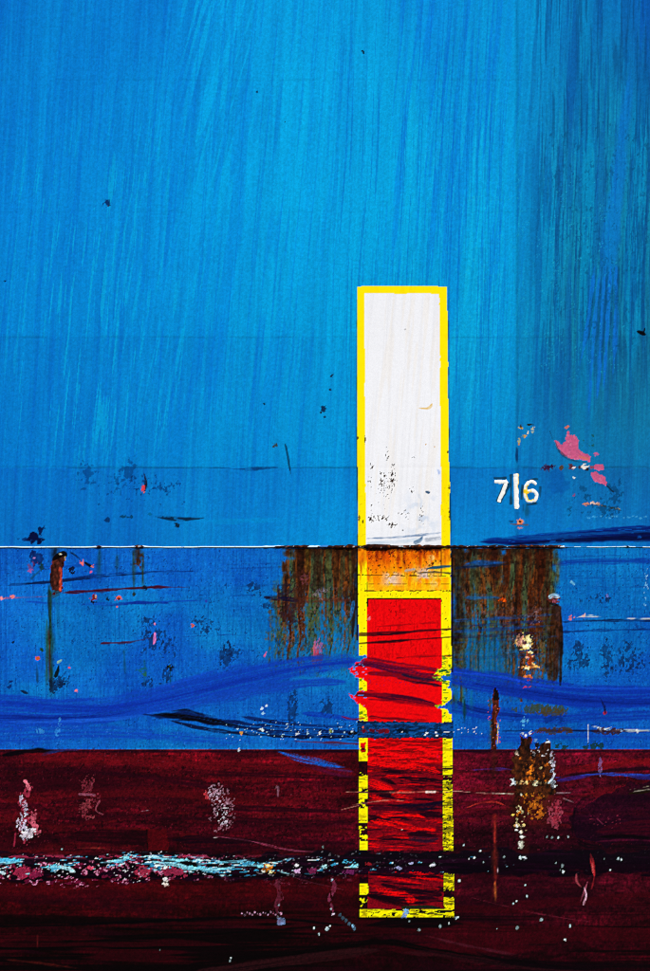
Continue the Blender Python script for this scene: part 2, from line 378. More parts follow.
# long shallow scrapes
brush([(2, 586, 1), (30, 583.5, 1.6), (100, 577, 1.2), (150, 573, .6)], (4, 24, 70), .85, 250, .6, .7, (10, 20), fl=16)
brush([(60, 579, .8), (125, 573, 1.2), (200, 571, .6)], (4, 34, 100), .6, 251, .7, .7, (10, 30))
brush([(62, 593, 1.2), (100, 590.5, 1.9), (145, 587.5, 1.6), (200, 587, .5)], (58, 10, 34), .95, 252, .35, .7, (6, 40), fl=18)
brush([(-40, 600, 1.5), (10, 598, 1.4), (60, 596, .5)], (150, 80, 130), .7, 253, .6, .8, (10, 30), fl=10)
chip(1, 598, 3, (235, 140, 150), 254, 1.8); chip(12, 596.5, 2.6, (230, 120, 120), 255, 1.8)
brush([(20, 601, 1), (70, 604, 1.3), (150, 602, 1), (215, 600, .6)], (10, 60, 170), .7, 256, .6, .8, (10, 20))
brush([(100, 606, .8), (135, 603, 1.6), (170, 603, .6)], (8, 40, 140), .8, 257, .5, .8, (8, 8))
brush([(100, 643.5, .8), (112, 643, 1.3), (130, 642, .6), (160, 636, .4)], (60, 16, 44), .95, 258, .3, .6, (4, 12))
brush([(140, 640, .6), (200, 636, .7), (260, 633, .5)], (10, 50, 130), .5, 259, .7, .6, (10, 20))
brush([(-20, 572, 1), (60, 567, 1.4), (130, 562, .7)], (5, 60, 150), .6, 260, .7, .8, (10, 30))
for i, y in enumerate((559, 563, 581, 590)):
    brush([(220, y + 6, .7), (420, y, 1.1), (700, y - 4, .8)], (6, 62, 140), .4, 262 + i, .8, .7, (30, 40), fl=30)
# right-hand scratches
brush([(565, 622, .6), (585, 616, .6), (615, 618, .7), (650, 619, .6), (700, 619, .6)], (190, 200, 205), .85, 270, .6, .45, (4, 4), fl=8)
brush([(560, 622, .8), (610, 620.5, .9), (700, 621, .9)], (6, 26, 70), .8, 271, .5, .6, (4, 10), fl=14)
brush([(560, 632, 1.5), (610, 630, 1.2), (700, 629, 1)], (4, 34, 100), .75, 272, .5, .8, (6, 20), fl=20)
brush([(545, 566, 1.5), (580, 562, 3), (650, 561, 2.5), (720, 560, 2)], (6, 50, 150), .75, 273, .5, 1.2, (14, 20))
brush([(570, 581, .5), (575, 585, .5)], (120, 190, 220), .8, 274, .2, .4, (1, 1))
chip(570.5, 618, 2.6, (190, 110, 120), 275); chip(584, 616, 1.8, (200, 170, 170), 276); chip(607, 596, 1.6, (90, 110, 190), 277)
specks((638, 555, 656, 622), (130, 190, 225), .06, 1.4, 2.4, 278, .8, soft_box(643, 648, 565, 620, 4, 10))

# ---- rust washed down from the seam
def rust_wash(x0, x1, y0, y1, seed, dens, left_slope=0.0, right_slope=0.0, lo=0.0, reach=.45):
    sl, X, Y = win(x0 - 30, y0, x1 + 25, y1 + 14)
    t = (Y - y0) / (y1 - y0)
    xl = x0 - left_slope * np.minimum(Y - y0, 55) + (fbm(Y / 7, 0 * Y, seed, 3) - .5) * 12
    xr = x1 + right_slope * (Y - y0) + (fbm(Y / 9, 0 * Y, seed + 1, 3) - .5) * 5
    edge_n = (fbm(X / 3.5 + 0 * Y, Y / 6 + 0 * X, seed + 9, 3) - .5) * 14
    ins = sm(xl - 6, xl + 8, X + edge_n) * (1 - sm(xr - 5, xr + 2, X + edge_n * .3))
    wv = (fbm(Y / 30, 0 * Y, seed + 10, 2) - .5) * 5
    col = .65 * fbm((X + wv) / 6 + 0 * Y, Y / 150 + 0 * X, seed + 2, 3) + .35 * fbm((X + wv) / 1.8, Y / 50 + 0 * X, seed + 3, 2)
    fine = fbm(X / 1.7 + 0 * Y, Y / 3.4 + 0 * X, seed + 4, 3) - .5
    cov = sm(-.26, .34, col + reach - t * 1.05 + fine * .45)                 # every run-down ends at its own height
    cov = np.maximum(cov, lo * sm(.35, .6, col) * (1 - sm(.9, 1.05, t)))
    d = dens(X, Y) if callable(dens) else dens
    m = ins * cov * d
    hue = fbm((X + wv) / 7, Y / 80 + 0 * X, seed + 5, 3) - .12 * sm(.3, .8, t) + .05
    mix(sl, m * .88, (70, 76, 32), .25)                                       # olive film
    mix(sl, m * sm(.42, .58, hue) * .9, (112, 52, 14), .35)                   # red brown
    mix(sl, m * sm(.64, .76, hue) * .9, (56, 22, 8), .4)                     # thick dark runs
    mix(sl, m * sm(.60, .78, fbm((X + wv) / 1.6, Y / 30 + 0 * X, seed + 6, 3)) * .5, (24, 12, 8), .4)
    mix(sl, m * (1 - sm(0, .12, t + fine * .1)) * .7, (34, 12, 6), .5)       # darkest right under the weld
    mix(sl, m * sm(.10, .26, fbm(X / 2.6 + 0 * Y, Y / 4.5 + 0 * X, seed + 8, 3) - .5) * .6, (16, 14, 12), .4)
    mix(sl, ins * sm(.18, .34, fine) * sm(.15, .4, t) * (1 - sm(.8, 1, t)) * .45, (120, 84, 84))
    mix(sl, ins * sm(-.16, -.34, fine) * sm(.2, .6, t) * .45, (12, 100, 160))

rust_wash(288, 357.5, 549, 664, 300, 1.0, left_slope=.32, lo=.20, reach=.36)
for x, y1, w, c in ((301, 598, 3.5, (38, 16, 8)), (318, 606, 4.5, (44, 18, 8)), (342, 612, 4, (58, 32, 12)), (335, 590, 3, (70, 40, 14)), (354.5, 640, 2.2, (40, 22, 12)), (308, 580, 3, (72, 56, 16)), (328, 585, 2.5, (66, 60, 24)), (350, 600, 2.5, (62, 58, 26))):
    drip(x, 548, y1, w, c, .9, int(x), 2, .55, .9)
brush([(268, 600, 1.5), (300, 600, 3), (352, 600, 2)], (86, 34, 22), .6, 305, .75, 1.6, (8, 6), fl=7, fw=2)
flaking(300, 590, 12, 26, (58, 26, 18), .3, 306, .75, 1.8, 2.4); flaking(288, 616, 12, 14, (44, 18, 24), .42, 307, .85, 2.2, 2.6); flaking(284, 592, 10, 12, (24, 18, 34), .3, 308, .8, 2.4, 2.2)
flaking(325, 592, 20, 12, (150, 130, 160), .05, 309, .5, 1.4, 1.8); flaking(305, 580, 14, 14, (120, 60, 80), .06, 310, .5, 1.6, 1.8)
brush([(263, 597, 1.5), (285, 599, 2), (300, 601, 1.4)], (16, 12, 40), .9, 311, .5, 1, (4, 4), fl=6)
brush([(352, 640, 1.2), (355, 600, 2.2), (357, 565, 1.4)], (28, 14, 8), .85, 312, .4, 1, (4, 4))
brush([(354, 600, .8), (352, 612, 2), (350, 622, .8)], (20, 110, 190), .8, 313, .4, .8, (3, 3))
for x, y, c in ((317, 651, (222, 84, 110)), (319, 645, (170, 90, 150)), (315, 658, (170, 50, 80)), (320, 661, (110, 30, 60))):
    flaking(x, y, 5, 9, c, .35, int(x + y), .75, 1.4, 4)
brush([(264, 657, .6), (267, 651, .9)], (220, 90, 130), .8, 315, .2, .5, (1, 1))
# right of the mark
rust_wash(451, 466, 549, 690, 320, 1.0, lo=.9, reach=.7)
rust_wash(464, 502, 549, 684, 330, .95, lo=.35, reach=.25)
rust_wash(499, 556, 549, 688, 340, 1.0, lo=.45, reach=.42)
for x, y0, y1, w, c, a in ((457, 549, 690, 5, (30, 14, 8), .85), (462, 552, 640, 4, (44, 22, 12), .8), (485, 549, 572, 4, (60, 26, 14), .8), (494, 549, 576, 2.4, (38, 14, 10), .9), (508, 549, 640, 3.5999999999999996, (66, 26, 8), .85), (519, 552, 640, 3.5999999999999996, (74, 30, 10), .85), (530, 552, 650, 3.5999999999999996, (64, 24, 8), .8), (541, 552, 660, 4.2, (58, 20, 8), .9), (547, 552, 640, 3.0, (44, 14, 6), .9), (517, 560, 690, 2, (20, 12, 8), .8), (557, 558, 588, 2.6, (76, 60, 20), .8), (478, 560, 610, 3, (70, 44, 14), .7), (471, 556, 640, 2, (54, 60, 30), .7)):
    drip(x, y0, y1, w, c, a, int(x) + 400, 2, .7, .9)
brush([(556, 604, 5), (555, 630, 7), (553, 660, 8), (552, 690, 8)], (52, 22, 8), .9, 350, .35, 2, (3, 26), fl=90, fw=1.6, rust=.9)
brush([(560, 606, 1.5), (561, 640, 2), (560, 688, 2)], (34, 16, 6), .8, 351, .3, 1, (3, 10), fl=60, fw=1.2, rust=.9)
brush([(463, 598, 2.5), (484, 597, 3.2), (503, 598, 2)], (20, 92, 160), .65, 352, .6, 1.4, (8, 8), fl=20)
brush([(462, 566, 3), (480, 564, 4), (510, 562, 2)], (14, 74, 150), .8, 353, .4, 1.6, (5, 14), fl=26)
brush([(455, 568, 1.6), (480, 566, 1.4), (520, 564, .8)], (6, 24, 60), .7, 354, .4, .8, (3, 14), fl=26)
for i, (y, c, a) in enumerate(((618, (20, 70, 150), .65), (624, (24, 30, 80), .6), (629, (14, 60, 140), .6), (635, (40, 20, 50), .7), (640, (20, 60, 130), .5), (652, (20, 96, 180), .5), (612, (80, 60, 70), .35), (657, (16, 50, 120), .5))):
    brush([(451, y + 3, 1.2), (500, y, 1.6), (560, y - 4, 1.0)], c, a, 360 + i, .6, .9, (4, 16), fl=22)
flaking(535, 616, 26, 16, (120, 110, 130), .05, 371, .4, 1.4, 1.5)
blob(503, 600.5, 3.6, 2.4, (196, 66, 10), 1, 373, .7, 1.8, .3, rust=1)
for x, y0, y1 in ((470, 650, 690), (478, 655, 690), (489, 650, 684), (500, 650, 690), (512, 655, 690), (464, 640, 688), (484, 640, 680), (495, 640, 690), (506, 640, 694)):
    drip(x, y0 - 15, y1, 1.0, (14, 54, 70), .75, x + 500, 1, .6)
    drip(x + 4, y0 - 20, y1, 2.0, (14, 104, 150), .5, x + 501, 1, .6)

# ---- rust runs at the left
drip(56, 548, 600, 3.2, (16, 10, 8), .9, 601, 2, .6, .9)
poly([(52, 560), (58, 554), (64, 555), (63, 570), (62, 592), (56, 593), (51, 590), (50, 575)], (74, 30, 20), .95, 1.2, 4, 602, rust=.9, rel=.5)
brush([(60, 566, 1.6), (61, 580, 2.2), (60, 592, 1.4)], (205, 70, 48), .9, 603, .6, .8, (4, 2), fl=12, rust=.9)
brush([(53, 562, 1.5), (52, 580, 2), (54, 592, 1)], (30, 14, 12), .85, 604, .4, .8, (3, 3), fl=10, rust=.9)
brush([(52, 561, 1), (58, 556, 2.6), (64, 554, 3), (65, 558, 1.5)], (6, 4, 6), .95, 605, .1, .8, (2, 2), rel=.8)
blob(61, 554, 2, 1, (205, 205, 170), .9, 606, .6, 1.6); blob(65, 558, 1, 2, (170, 150, 110), .8, 607, .6, 1.6)
blob(54.5, 594, 5, 4, (30, 80, 110), .8, 608, .5, 3); blob(54.5, 593.5, 2.4, 1.8, (70, 16, 24), .95, 609, .4, 2)
drip(50.5, 590, 704, 2.8, (22, 48, 26), 1.0, 610, 2, .75, .6); drip(49.5, 585, 690, 1.0, (14, 24, 14), .9, 630, 1.5, .7); drip(47.5, 620, 694, 1.2, (40, 66, 20), .8, 611, 1.5, .7); drip(58, 594, 650, 2.8, (10, 84, 130), .6, 612, 2, .4); drip(49, 630, 690, .9, (100, 30, 20), .5, 617, 1.5, .7)
drip(138, 549, 566, 4.6, (50, 24, 6), .95, 613, 1, .6, .9); drip(134, 552, 600, 1.6, (34, 50, 30), .9, 614, 2, .5, .7); drip(143.5, 552, 596, 1.7, (36, 54, 30), .9, 615, 2, .5, .7)
blob(139, 562, 4, 9, (70, 34, 10), .8, 616, .8, 3, .5, rust=.9); blob(134, 594, 1.6, 3, (30, 40, 30), .8, 618, .6); blob(145, 588, 2, 2, (10, 20, 40), .8, 619)
drip(99, 549, 585, 2.4, (16, 60, 70), .8, 620, 2, .4); drip(118, 555, 575, 3, (20, 66, 80), .6, 621, 3, .5)
flaking(36, 558, 8, 9, (6, 18, 70), .4, 622, .85); flaking(33, 567, 8, 8, (120, 60, 110), .1, 623, .7, 1.5, 1.8); blob(30, 571, 2.2, 2, (165, 80, 150), .8, 624, .8, 1.6); blob(35, 558, 1.4, 1.4, (180, 130, 200), .7, 625)
blob(41, 567, 4.5, 3, (12, 50, 60), .85, 626, 1, 3); brush([(30, 580, 2), (44, 567, 1.6)], (14, 66, 100), .6, 627, .5, 1, (3, 3))
brush([(70, 552, .8), (79, 558, 1.2), (83, 566, .8)], (6, 10, 26), .9, 628, .4, .6, (2, 2), fl=4); brush([(84, 562, .7), (92, 567, 1.4)], (10, 10, 20), .9, 629, .3, .6, (2, 2))
for i, (x, y, r, c) in enumerate(((82, 563, 2.4, (235, 110, 110)), (93, 566.5, 2, (225, 110, 90)), (91, 572, 1.2, (190, 90, 150)), (72, 570, 3, (10, 20, 50)), (73.5, 573, 1.6, (12, 26, 50)), (94, 597, 3, (110, 30, 30)), (96, 596, 1.5, (230, 170, 150)), (93, 603, 2.4, (10, 14, 30)), (119, 598, 3.2, (214, 90, 60)), (119, 599, 1.3, (70, 20, 30)), (117.5, 607, 1.4, (210, 100, 90)), (108, 599, 2, (6, 40, 70)), (38, 658, 2, (190, 90, 40)), (69, 667, 1.4, (220, 80, 70)), (76, 691, 1.6, (230, 120, 140)), (155, 624, 1.4, (200, 120, 160)), (193, 626, 1.8, (180, 90, 40)), (173, 687, 1.6, (225, 130, 160)), (14, 642, 1.5, (6, 40, 80)), (42, 650, 2, (20, 60, 30)), (206, 601, 1.5, (30, 60, 160)))):
    blob(x, y, r, r, c, .95, 640 + i, .8, 1.7, .3)
brush([(155, 632, .9), (155, 640, 1.6), (153, 645, .7)], (225, 120, 190), .95, 670, .2, .6, (2, 2), fl=5)
brush([(59, 664, 1), (57.5, 672, 1.8), (55, 678, 1)], (4, 22, 30), .95, 671, .1, .6, (2, 2)); brush([(57, 663, .6), (62, 660, .6)], (170, 200, 150), .7, 672, .2, .4, (1, 1))
brush([(20, 690, .8), (25, 692, 1.4), (29, 694, .7)], (6, 14, 40), .9, 673, .2, .6, (2, 2)); blob(10, 686, 2, 5, (6, 30, 90), .7, 674, 1.2); blob(53, 686, 6, 5, (6, 26, 60), .7, 675, 1.3, 3); blob(61, 685, 4, 3, (6, 26, 60), .7, 676, 1.3, 2.4)
brush([(36, 648, .5), (37, 664, .8), (38, 690, .5)], (14, 50, 70), .6, 677, .5, .5, (3, 8)); drip(125, 650, 680, 1.3, (10, 60, 80), .7, 678); drip(144, 660, 690, 1.0, (10, 80, 100), .7, 679); drip(170, 670, 690, .9, (8, 50, 60), .7, 680)
chip(169.5, 667, 3, (8, 20, 20), 681); chip(170, 666, 1.2, (40, 70, 40), 682); blob(142, 670, 4, 2, (14, 90, 120), .8, 683, 1.2, 2); blob(145, 674, 3, 2, (30, 90, 70), .8, 684, 1.2, 2)

# ---- dragged ultramarine fender smears
ULT = (11, 60, 174)
brush([(-160, 702, 14), (0, 710, 17), (60, 713, 15), (120, 707, 14), (200, 688, 13), (280, 670, 11), (340, 662, 8), (362, 660, 5)], ULT, .95, 700, .45, 3.4, (10, 14), fl=120, fw=1.3, rel=.25, edge=2.2)
brush([(-160, 696, 3), (0, 703, 4), (90, 709, 4), (150, 702, 3), (230, 683, 3), (300, 668, 2.5), (358, 661, 2)], (9, 44, 158), .8, 701, .6, 2.6, (10, 10), fl=80, fw=1.5)
brush([(-160, 712, 2), (0, 717, 2.6), (80, 717, 2), (150, 708, 1.4)], (6, 30, 126), .8, 702, .65, 2, (10, 30), fl=70)
brush([(0, 722, 1.2), (70, 721, 1.6), (140, 716, 1.2), (220, 698, 1.4), (330, 676, 1.0)], (24, 90, 205), .7, 703, .5, 1, (20, 20))
brush([(-160, 738, 8), (0, 736, 9), (100, 733, 7), (190, 738, 5), (270, 743, 3)], (12, 64, 176), .8, 704, .6, 4, (10, 50), fl=120, fw=1.2, edge=2.4)
brush([(160, 712, 2), (230, 697, 5), (300, 684, 5), (350, 682, 4)], (13, 62, 172), .85, 705, .55, 2.4, (20, 20), fl=90, fw=1.1, edge=2)
brush([(300, 713, 2), (330, 716, 2.4), (360, 720, 2)], (8, 44, 165), .85, 706, .4, 1, (12, 4)); brush([(150, 690, 1), (200, 675, 1.6), (240, 664, .8)], (14, 70, 190), .7, 707, .4, .9, (12, 12))
# black rubbing marks
brush([(140, 714, .8), (160, 716, 2.6), (185, 716, 4.2), (220, 722, 4.6), (262, 728, 4.2), (310, 732, 3.4), (360, 733, 2.6)], (4, 14, 60), .8, 710, .7, 1.2, (14, 10), fl=40, fw=1.2, edge=1.6)
brush([(152, 714, .8), (182, 717, 3.2), (215, 722, 3.2), (250, 728, 2)], BLACK, .95, 711, .4, 1, (12, 40), fl=22, fw=.9)
brush([(168, 712, .8), (186, 710, 1.6), (206, 716, 1)], (4, 12, 40), .85, 712, .3, .8, (8, 8))
brush([(165, 719, 1.2), (200, 728, 1.8), (240, 733, 1.8), (300, 737, 1.6), (358, 737, 1)], (6, 16, 52), .9, 713, .5, .9, (14, 14), fl=18)
brush([(238, 716, 1), (290, 724, 2), (358, 727, 1.2)], (6, 26, 84), .8, 714, .55, 1, (14, 14))
specks((225, 722, 362, 740), (150, 190, 215), .035, 1.5, 1.2, 715, .85); specks((255, 720, 362, 738), (2, 4, 14), .10, 3, 1.6, 716, .9)
for x, y, c in ((241, 733, (190, 140, 70)), (330, 731, (120, 140, 60)), (262, 729, (200, 220, 225)), (297, 734, (200, 210, 215)), (320, 733, (190, 200, 205)), (262, 708, (180, 210, 235)), (266, 706, (170, 200, 230)), (263, 713, (140, 190, 225))):
    blob(x, y, 1.8, 1.6, c, .9, int(x + y), .9, 1.5, .3)
brush([(290, 741, .8), (330, 743, 1.6), (360, 744, 1.2)], (90, 20, 40), .7, 717, .6, .8, (10, 4)); brush([(340, 739, .8), (360, 741, 1.4)], (10, 20, 40), .8, 718, .4, .8, (6, 2))
for x, y, rx, ry in ((40, 731, 5, 3.6), (58, 732, 3, 6), (60, 722, 2, 5)): flaking(x, y, rx, ry, (60, 150, 215), .3, int(x), .7, 1.5, 1.7)
specks((0, 724, 360, 750), (60, 130, 215), .02, 1.4, 1.4, 719, .7); specks((0, 740, 320, 752), (150, 190, 230), .012, 1.3, 1.3, 720, .8)
# right of the mark
brush([(451, 676, 9), (480, 681, 11), (520, 688, 12), (560, 695, 12), (610, 698, 12), (680, 696, 10), (810, 692, 10)], (9, 48, 160), .96, 725, .4, 2.6, (2, 10), fl=120, fw=1.3, rel=.25, edge=2)
brush([(470, 683, 1.6), (530, 693, 3), (590, 700, 3.4), (660, 702, 3), (800, 698, 3)], (5, 28, 120), .8, 726, .6, 2.6, (20, 10), fl=60, fw=1.4)
brush([(451, 672, 1), (500, 677, 1.2), (560, 687, 1.4), (700, 689, 1)], (20, 70, 200), .6, 727, .5, .9, (4, 10))
brush([(451, 706, 5), (490, 713, 7), (540, 718, 6), (600, 716, 6), (700, 712, 6), (810, 712, 6)], (8, 50, 156), .88, 728, .5, 2.8, (3, 10), fl=90, fw=1.2, edge=2.2)
brush([(452, 699, 1), (470, 708, 2), (500, 714, 2), (530, 716, 1)], (5, 28, 110), .8, 729, .45, 1, (5, 15))
brush([(455, 738, 4), (510, 738, 5), (580, 734, 5), (700, 736, 5), (810, 736, 5)], (8, 60, 166), .75, 730, .65, 3, (8, 8), fl=90, fw=1.1, edge=2)
brush([(500, 731, .8), (540, 730.5, 1.4), (600, 731, 1.2), (700, 731, 1)], (5, 20, 60), .85, 731, .45, .8, (10, 8), fl=18)
brush([(590, 726, .7), (612, 730, 1.2), (640, 730.5, .9), (700, 730, .8)], (180, 195, 205), .8, 732, .65, .5, (8, 4), fl=7)
for i, (x0, y0, x1, y1) in enumerate(((597, 727, 602, 731), (603, 730, 612, 727), (588, 724, 588, 744), (614, 729, 618, 736), (600, 731, 606, 735), (636, 729, 638, 733))):
    brush([(x0, y0, .5), (x1, y1, .6)], (200, 210, 215), .75, 733 + i, .4, .4, (1, 1), fl=5)
flaking(610, 731, 16, 4, (50, 24, 34), .5, 740, .9, 2, 1.8); flaking(555, 731, 20, 4, (74, 40, 16), .5, 741, .85, 2.4, 2); flaking(540, 709, 28, 5, (66, 62, 20), .5, 742, .8, 2, 4); flaking(552, 712, 14, 5, (80, 52, 10), .5, 743, .8, 2, 5)
for x in (456, 464, 472): drip(x, 690, 716, 2, (12, 96, 130), .6, x); drip(464, 700, 725, 1.2, (8, 50, 60), .7, 744)
blob(524, 722, 2.4, 4, (90, 180, 220), .7, 745, 1.2, 1.8); blob(553, 719, 10, 4, (6, 40, 120), .7, 746, 1.2, 3); blob(605, 707, 1, 5, (8, 20, 70), .8, 747, .8); blob(605, 713, 1.8, 2, (150, 30, 50), .9, 748, .6)
brush([(599, 696, .8), (603, 704, .8), (606, 714, .8)], (8, 16, 70), .7, 749, .3, .5, (2, 2)); blob(527, 687, 4, 1, (190, 60, 50), .8, 750, 1, 1.6)
for x, y, r in ((600, 745, 3), (594, 747, 4), (557, 747, 4), (563, 750, 4), (586, 750, 3)): blob(x, y, r, r, (14, 50, 50), .8, int(x), 1.2, 2.2)
specks((452, 726, 500, 734), (190, 205, 215), .05, 2, 1.1, 751, .8)

# ---- dark red antifouling below the waterline
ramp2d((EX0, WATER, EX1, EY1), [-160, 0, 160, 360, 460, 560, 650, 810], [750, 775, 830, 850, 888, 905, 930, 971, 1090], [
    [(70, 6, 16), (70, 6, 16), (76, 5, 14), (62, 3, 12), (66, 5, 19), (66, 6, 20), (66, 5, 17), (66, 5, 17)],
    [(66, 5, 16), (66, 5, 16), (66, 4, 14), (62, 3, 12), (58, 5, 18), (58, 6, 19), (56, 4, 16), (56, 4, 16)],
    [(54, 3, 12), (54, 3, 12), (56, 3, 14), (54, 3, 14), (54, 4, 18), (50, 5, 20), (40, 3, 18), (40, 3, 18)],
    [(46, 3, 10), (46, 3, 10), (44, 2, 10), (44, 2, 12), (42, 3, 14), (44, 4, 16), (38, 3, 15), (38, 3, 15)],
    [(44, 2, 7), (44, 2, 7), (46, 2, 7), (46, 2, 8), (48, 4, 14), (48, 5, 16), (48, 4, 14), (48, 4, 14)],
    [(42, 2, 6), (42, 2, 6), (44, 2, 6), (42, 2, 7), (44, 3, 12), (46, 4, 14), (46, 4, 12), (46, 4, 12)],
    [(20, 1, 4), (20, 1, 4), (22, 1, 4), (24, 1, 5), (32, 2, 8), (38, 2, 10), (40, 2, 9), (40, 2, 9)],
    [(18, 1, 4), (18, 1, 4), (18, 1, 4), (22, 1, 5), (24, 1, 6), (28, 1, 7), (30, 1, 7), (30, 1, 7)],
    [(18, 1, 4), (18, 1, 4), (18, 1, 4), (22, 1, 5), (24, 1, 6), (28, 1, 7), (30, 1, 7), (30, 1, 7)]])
AF = (EX0, WATER, EX1, EY1)
sl, X, Y = win(*AF)
flow = (fbm(X / 160 + 0 * Y, Y / 60 + 0 * X, 801, 3) - .5) * 16
for seed, lx, ly, amp in ((802, 120, 9, 18), (803, 40, 2.4, 12), (804, 200, 26, 22), (805, 9, 3, 16), (806, 2.2, 2.6, 20), (810, 45, 40, 24)):
    n = fbm(X / lx + 0 * Y, (Y + flow) / ly, seed, 3)
    mul(sl, 1 + (n - .5) * amp / 30)
n = fbm(X / 55 + 0 * Y, (Y + flow) / 9, 807, 3)
mix(sl, sm(.5, .85, n) * .5 * (1 - sm(840, 900, Y)), (98, 8, 16)); n = fbm(X / 80 + 0 * Y, (Y + flow * 1.5) / 12, 808, 3)
mix(sl, sm(.55, .85, n) * .5, (30, 1, 12))
sl, X, Y = win(EX0, WATER - 1, EX1, WATER + 4)
mix(sl, (1 - sm(0, 2.6, np.abs(Y - WATER - 1.2))) * (.35 + .5 * fbm(X / 14 + 0 * Y, Y / 3 + 0 * X, 809, 3)), (10, 2, 20))
specks((EX0, 751, EX1, 850), (120, 30, 50), .02, 1.4, 1.8, 810, .6); specks((EX0, 752, EX1, 850), (12, 0, 6), .08, 2, 2, 811, .6)
# sweeps
def sweep(pts, col, a, seed, dry=.5, fl=60, fw=1.3, soft=1.2, taper=(20, 20)): brush(pts, col, a, seed, dry, soft, taper, fl, fw)
sweep([(0, 756, 1.5), (30, 751, 2.6), (62, 752, 1)], BLACK, .9, 820, .3, taper=(10, 10)); sweep([(40, 755, 1), (62, 750, 1.6), (80, 750, .8)], (20, 60, 150), .7, 821, .4, taper=(6, 6))
sweep([(20, 756, 4), (120, 760, 5), (260, 766, 4), (360, 775, 3)], (92, 6, 16), .7, 822)
sweep([(0, 768, 3), (120, 774, 3), (240, 790, 4)], (34, 2, 14), .75, 823); sweep([(0, 800, 5), (140, 792, 5), (260, 800, 5)], (76, 5, 12), .6, 824); sweep([(0, 785, 4), (100, 786, 6), (200, 778, 3)], (42, 2, 12), .6, 825)
sweep([(60, 838, 2), (90, 836, 7), (146, 838, 8), (150, 840, 4)], (24, 1, 8), .85, 826, .4, taper=(20, 3)); sweep([(66, 829, .8), (110, 828, 1.2), (165, 830, 1)], (80, 8, 10), .7, 827)
poly([(148, 829), (167, 830), (169, 849), (147, 851)], (78, 4, 10), .7, 1, 4, 828); sweep([(147, 829, .7), (148, 850, .8)], (14, 0, 4), .8, 829, .2, taper=(2, 2)); sweep([(168, 840, 3), (210, 839, 5), (260, 842, 3)], (16, 1, 12), .85, 830)
sweep([(70, 848, .8), (100, 848, 1.2), (115, 851, .8)], (130, 40, 30), .7, 831)
for i, (y, a) in enumerate(((772, .7), (806, .8), (818, .6), (838, .7), (846, .8))):
    sweep([(180, y, 2), (270, y + 3, 3), (360, y + 6, 2)], (30, 2, 12), a, 832 + i, .55)
sweep([(290, 757, 3), (320, 768, 4), (358, 778, 3)], (70, 8, 44), .7, 838)
# blue dragged into the red
brush([(276, 751, .8), (296, 757, 2.6), (318, 762, 3.6), (336, 766, 2.2), (348, 768, .8)], (16, 84, 185), .95, 840, .65, 1.2, (10, 12), fl=26, fw=.8, edge=1.6)
brush([(282, 753, .7), (320, 766, 1), (356, 772, .7)], (60, 60, 150), .6, 841, .5, .7, (10, 10))
brush([(470, 770, .8), (500, 769, 1.4), (530, 771, .8)], (66, 40, 130), .8, 842, .5, .8, (8, 8), fl=14); brush([(556, 781, 1.5), (580, 777, 2), (600, 773, .8)], (46, 30, 120), .85, 843, .4, 1, (6, 12), fl=20)
brush([(552, 778, .7), (600, 774, 1.3), (650, 776, 1.4), (720, 776, 1)], (30, 60, 160), .9, 844, .4, .7, (10, 8), fl=24); brush([(630, 777, 2), (660, 778, 3), (720, 778, 3)], (22, 30, 110), .8, 845, .4, 1, (10, 8))
brush([(455, 752, .8), (500, 756, 1.2), (540, 754, .8)], (110, 10, 40), .6, 846, .5, .8); brush([(600, 752, 1), (640, 762, 2.4), (680, 766, 2)], (120, 10, 20), .6, 847, .5, 1.4)
brush([(560, 772, 2), (600, 766, 4), (650, 761, 3), (720, 758, 3)], (112, 8, 16), .75, 848, .4, 1.6); brush([(560, 776, 1), (620, 770, 1.6), (680, 768, 1.4)], (26, 3, 16), .85, 849, .3, 1)
specks((590, 752, 610, 790), (130, 120, 190), .12, 1.6, 3, 850, .75, soft_box(598, 602, 754, 778, 3, 5))
# big dark rubbed oval at the right
sl, m = poly_mask([(572, 838), (571, 820), (575, 806), (584, 797), (600, 790), (640, 786), (720, 784), (810, 784), (810, 846), (700, 846), (620, 846), (590, 845)], 9, 16, 851)
mix(sl, m * .75 * (.6 + .4 * fbm(GX[:, sl[1]] / 20 + 0 * GY[sl[0], :], GY[sl[0], :] / 7 + 0 * GX[:, sl[1]], 862, 3)), (17, 2, 18))
brush([(574, 838, 2), (573, 818, 3), (582, 801, 3), (604, 792, 2)], (5, 1, 8), .75, 852, .5, 3, (6, 14), fl=20, edge=2.5)
brush([(576, 840, 2), (590, 846, 3), (620, 847, 3), (700, 846, 3)], (6, 1, 8), .75, 853, .5, 3, (6, 14), edge=2.5); sweep([(592, 832, 4), (640, 828, 8), (700, 826, 8)], (60, 3, 18), .65, 854); sweep([(590, 838, 1), (620, 836, 2), (660, 839, 2)], (8, 1, 6), .9, 855)
sweep([(590, 842, .7), (630, 840, 1), (680, 843, .8)], (84, 10, 40), .7, 856); brush([(596, 818, .5), (604, 825, .7)], (130, 40, 70), .7, 857, .3, .5, (2, 2)); specks((590, 815, 620, 828), (110, 30, 50), .06, 2, 1.6, 858, .7)
brush([(627, 794, 1.6), (648, 791, 2), (700, 788, 2)], (24, 14, 4), .95, 859, .2, .8, (3, 8)); brush([(628, 790, .5), (650, 786, .6)], (140, 130, 110), .7, 860, .5, .4, (2, 2)); brush([(632, 792, .4), (650, 789, .4)], (150, 140, 130), .7, 861, .6, .4, (2, 2))
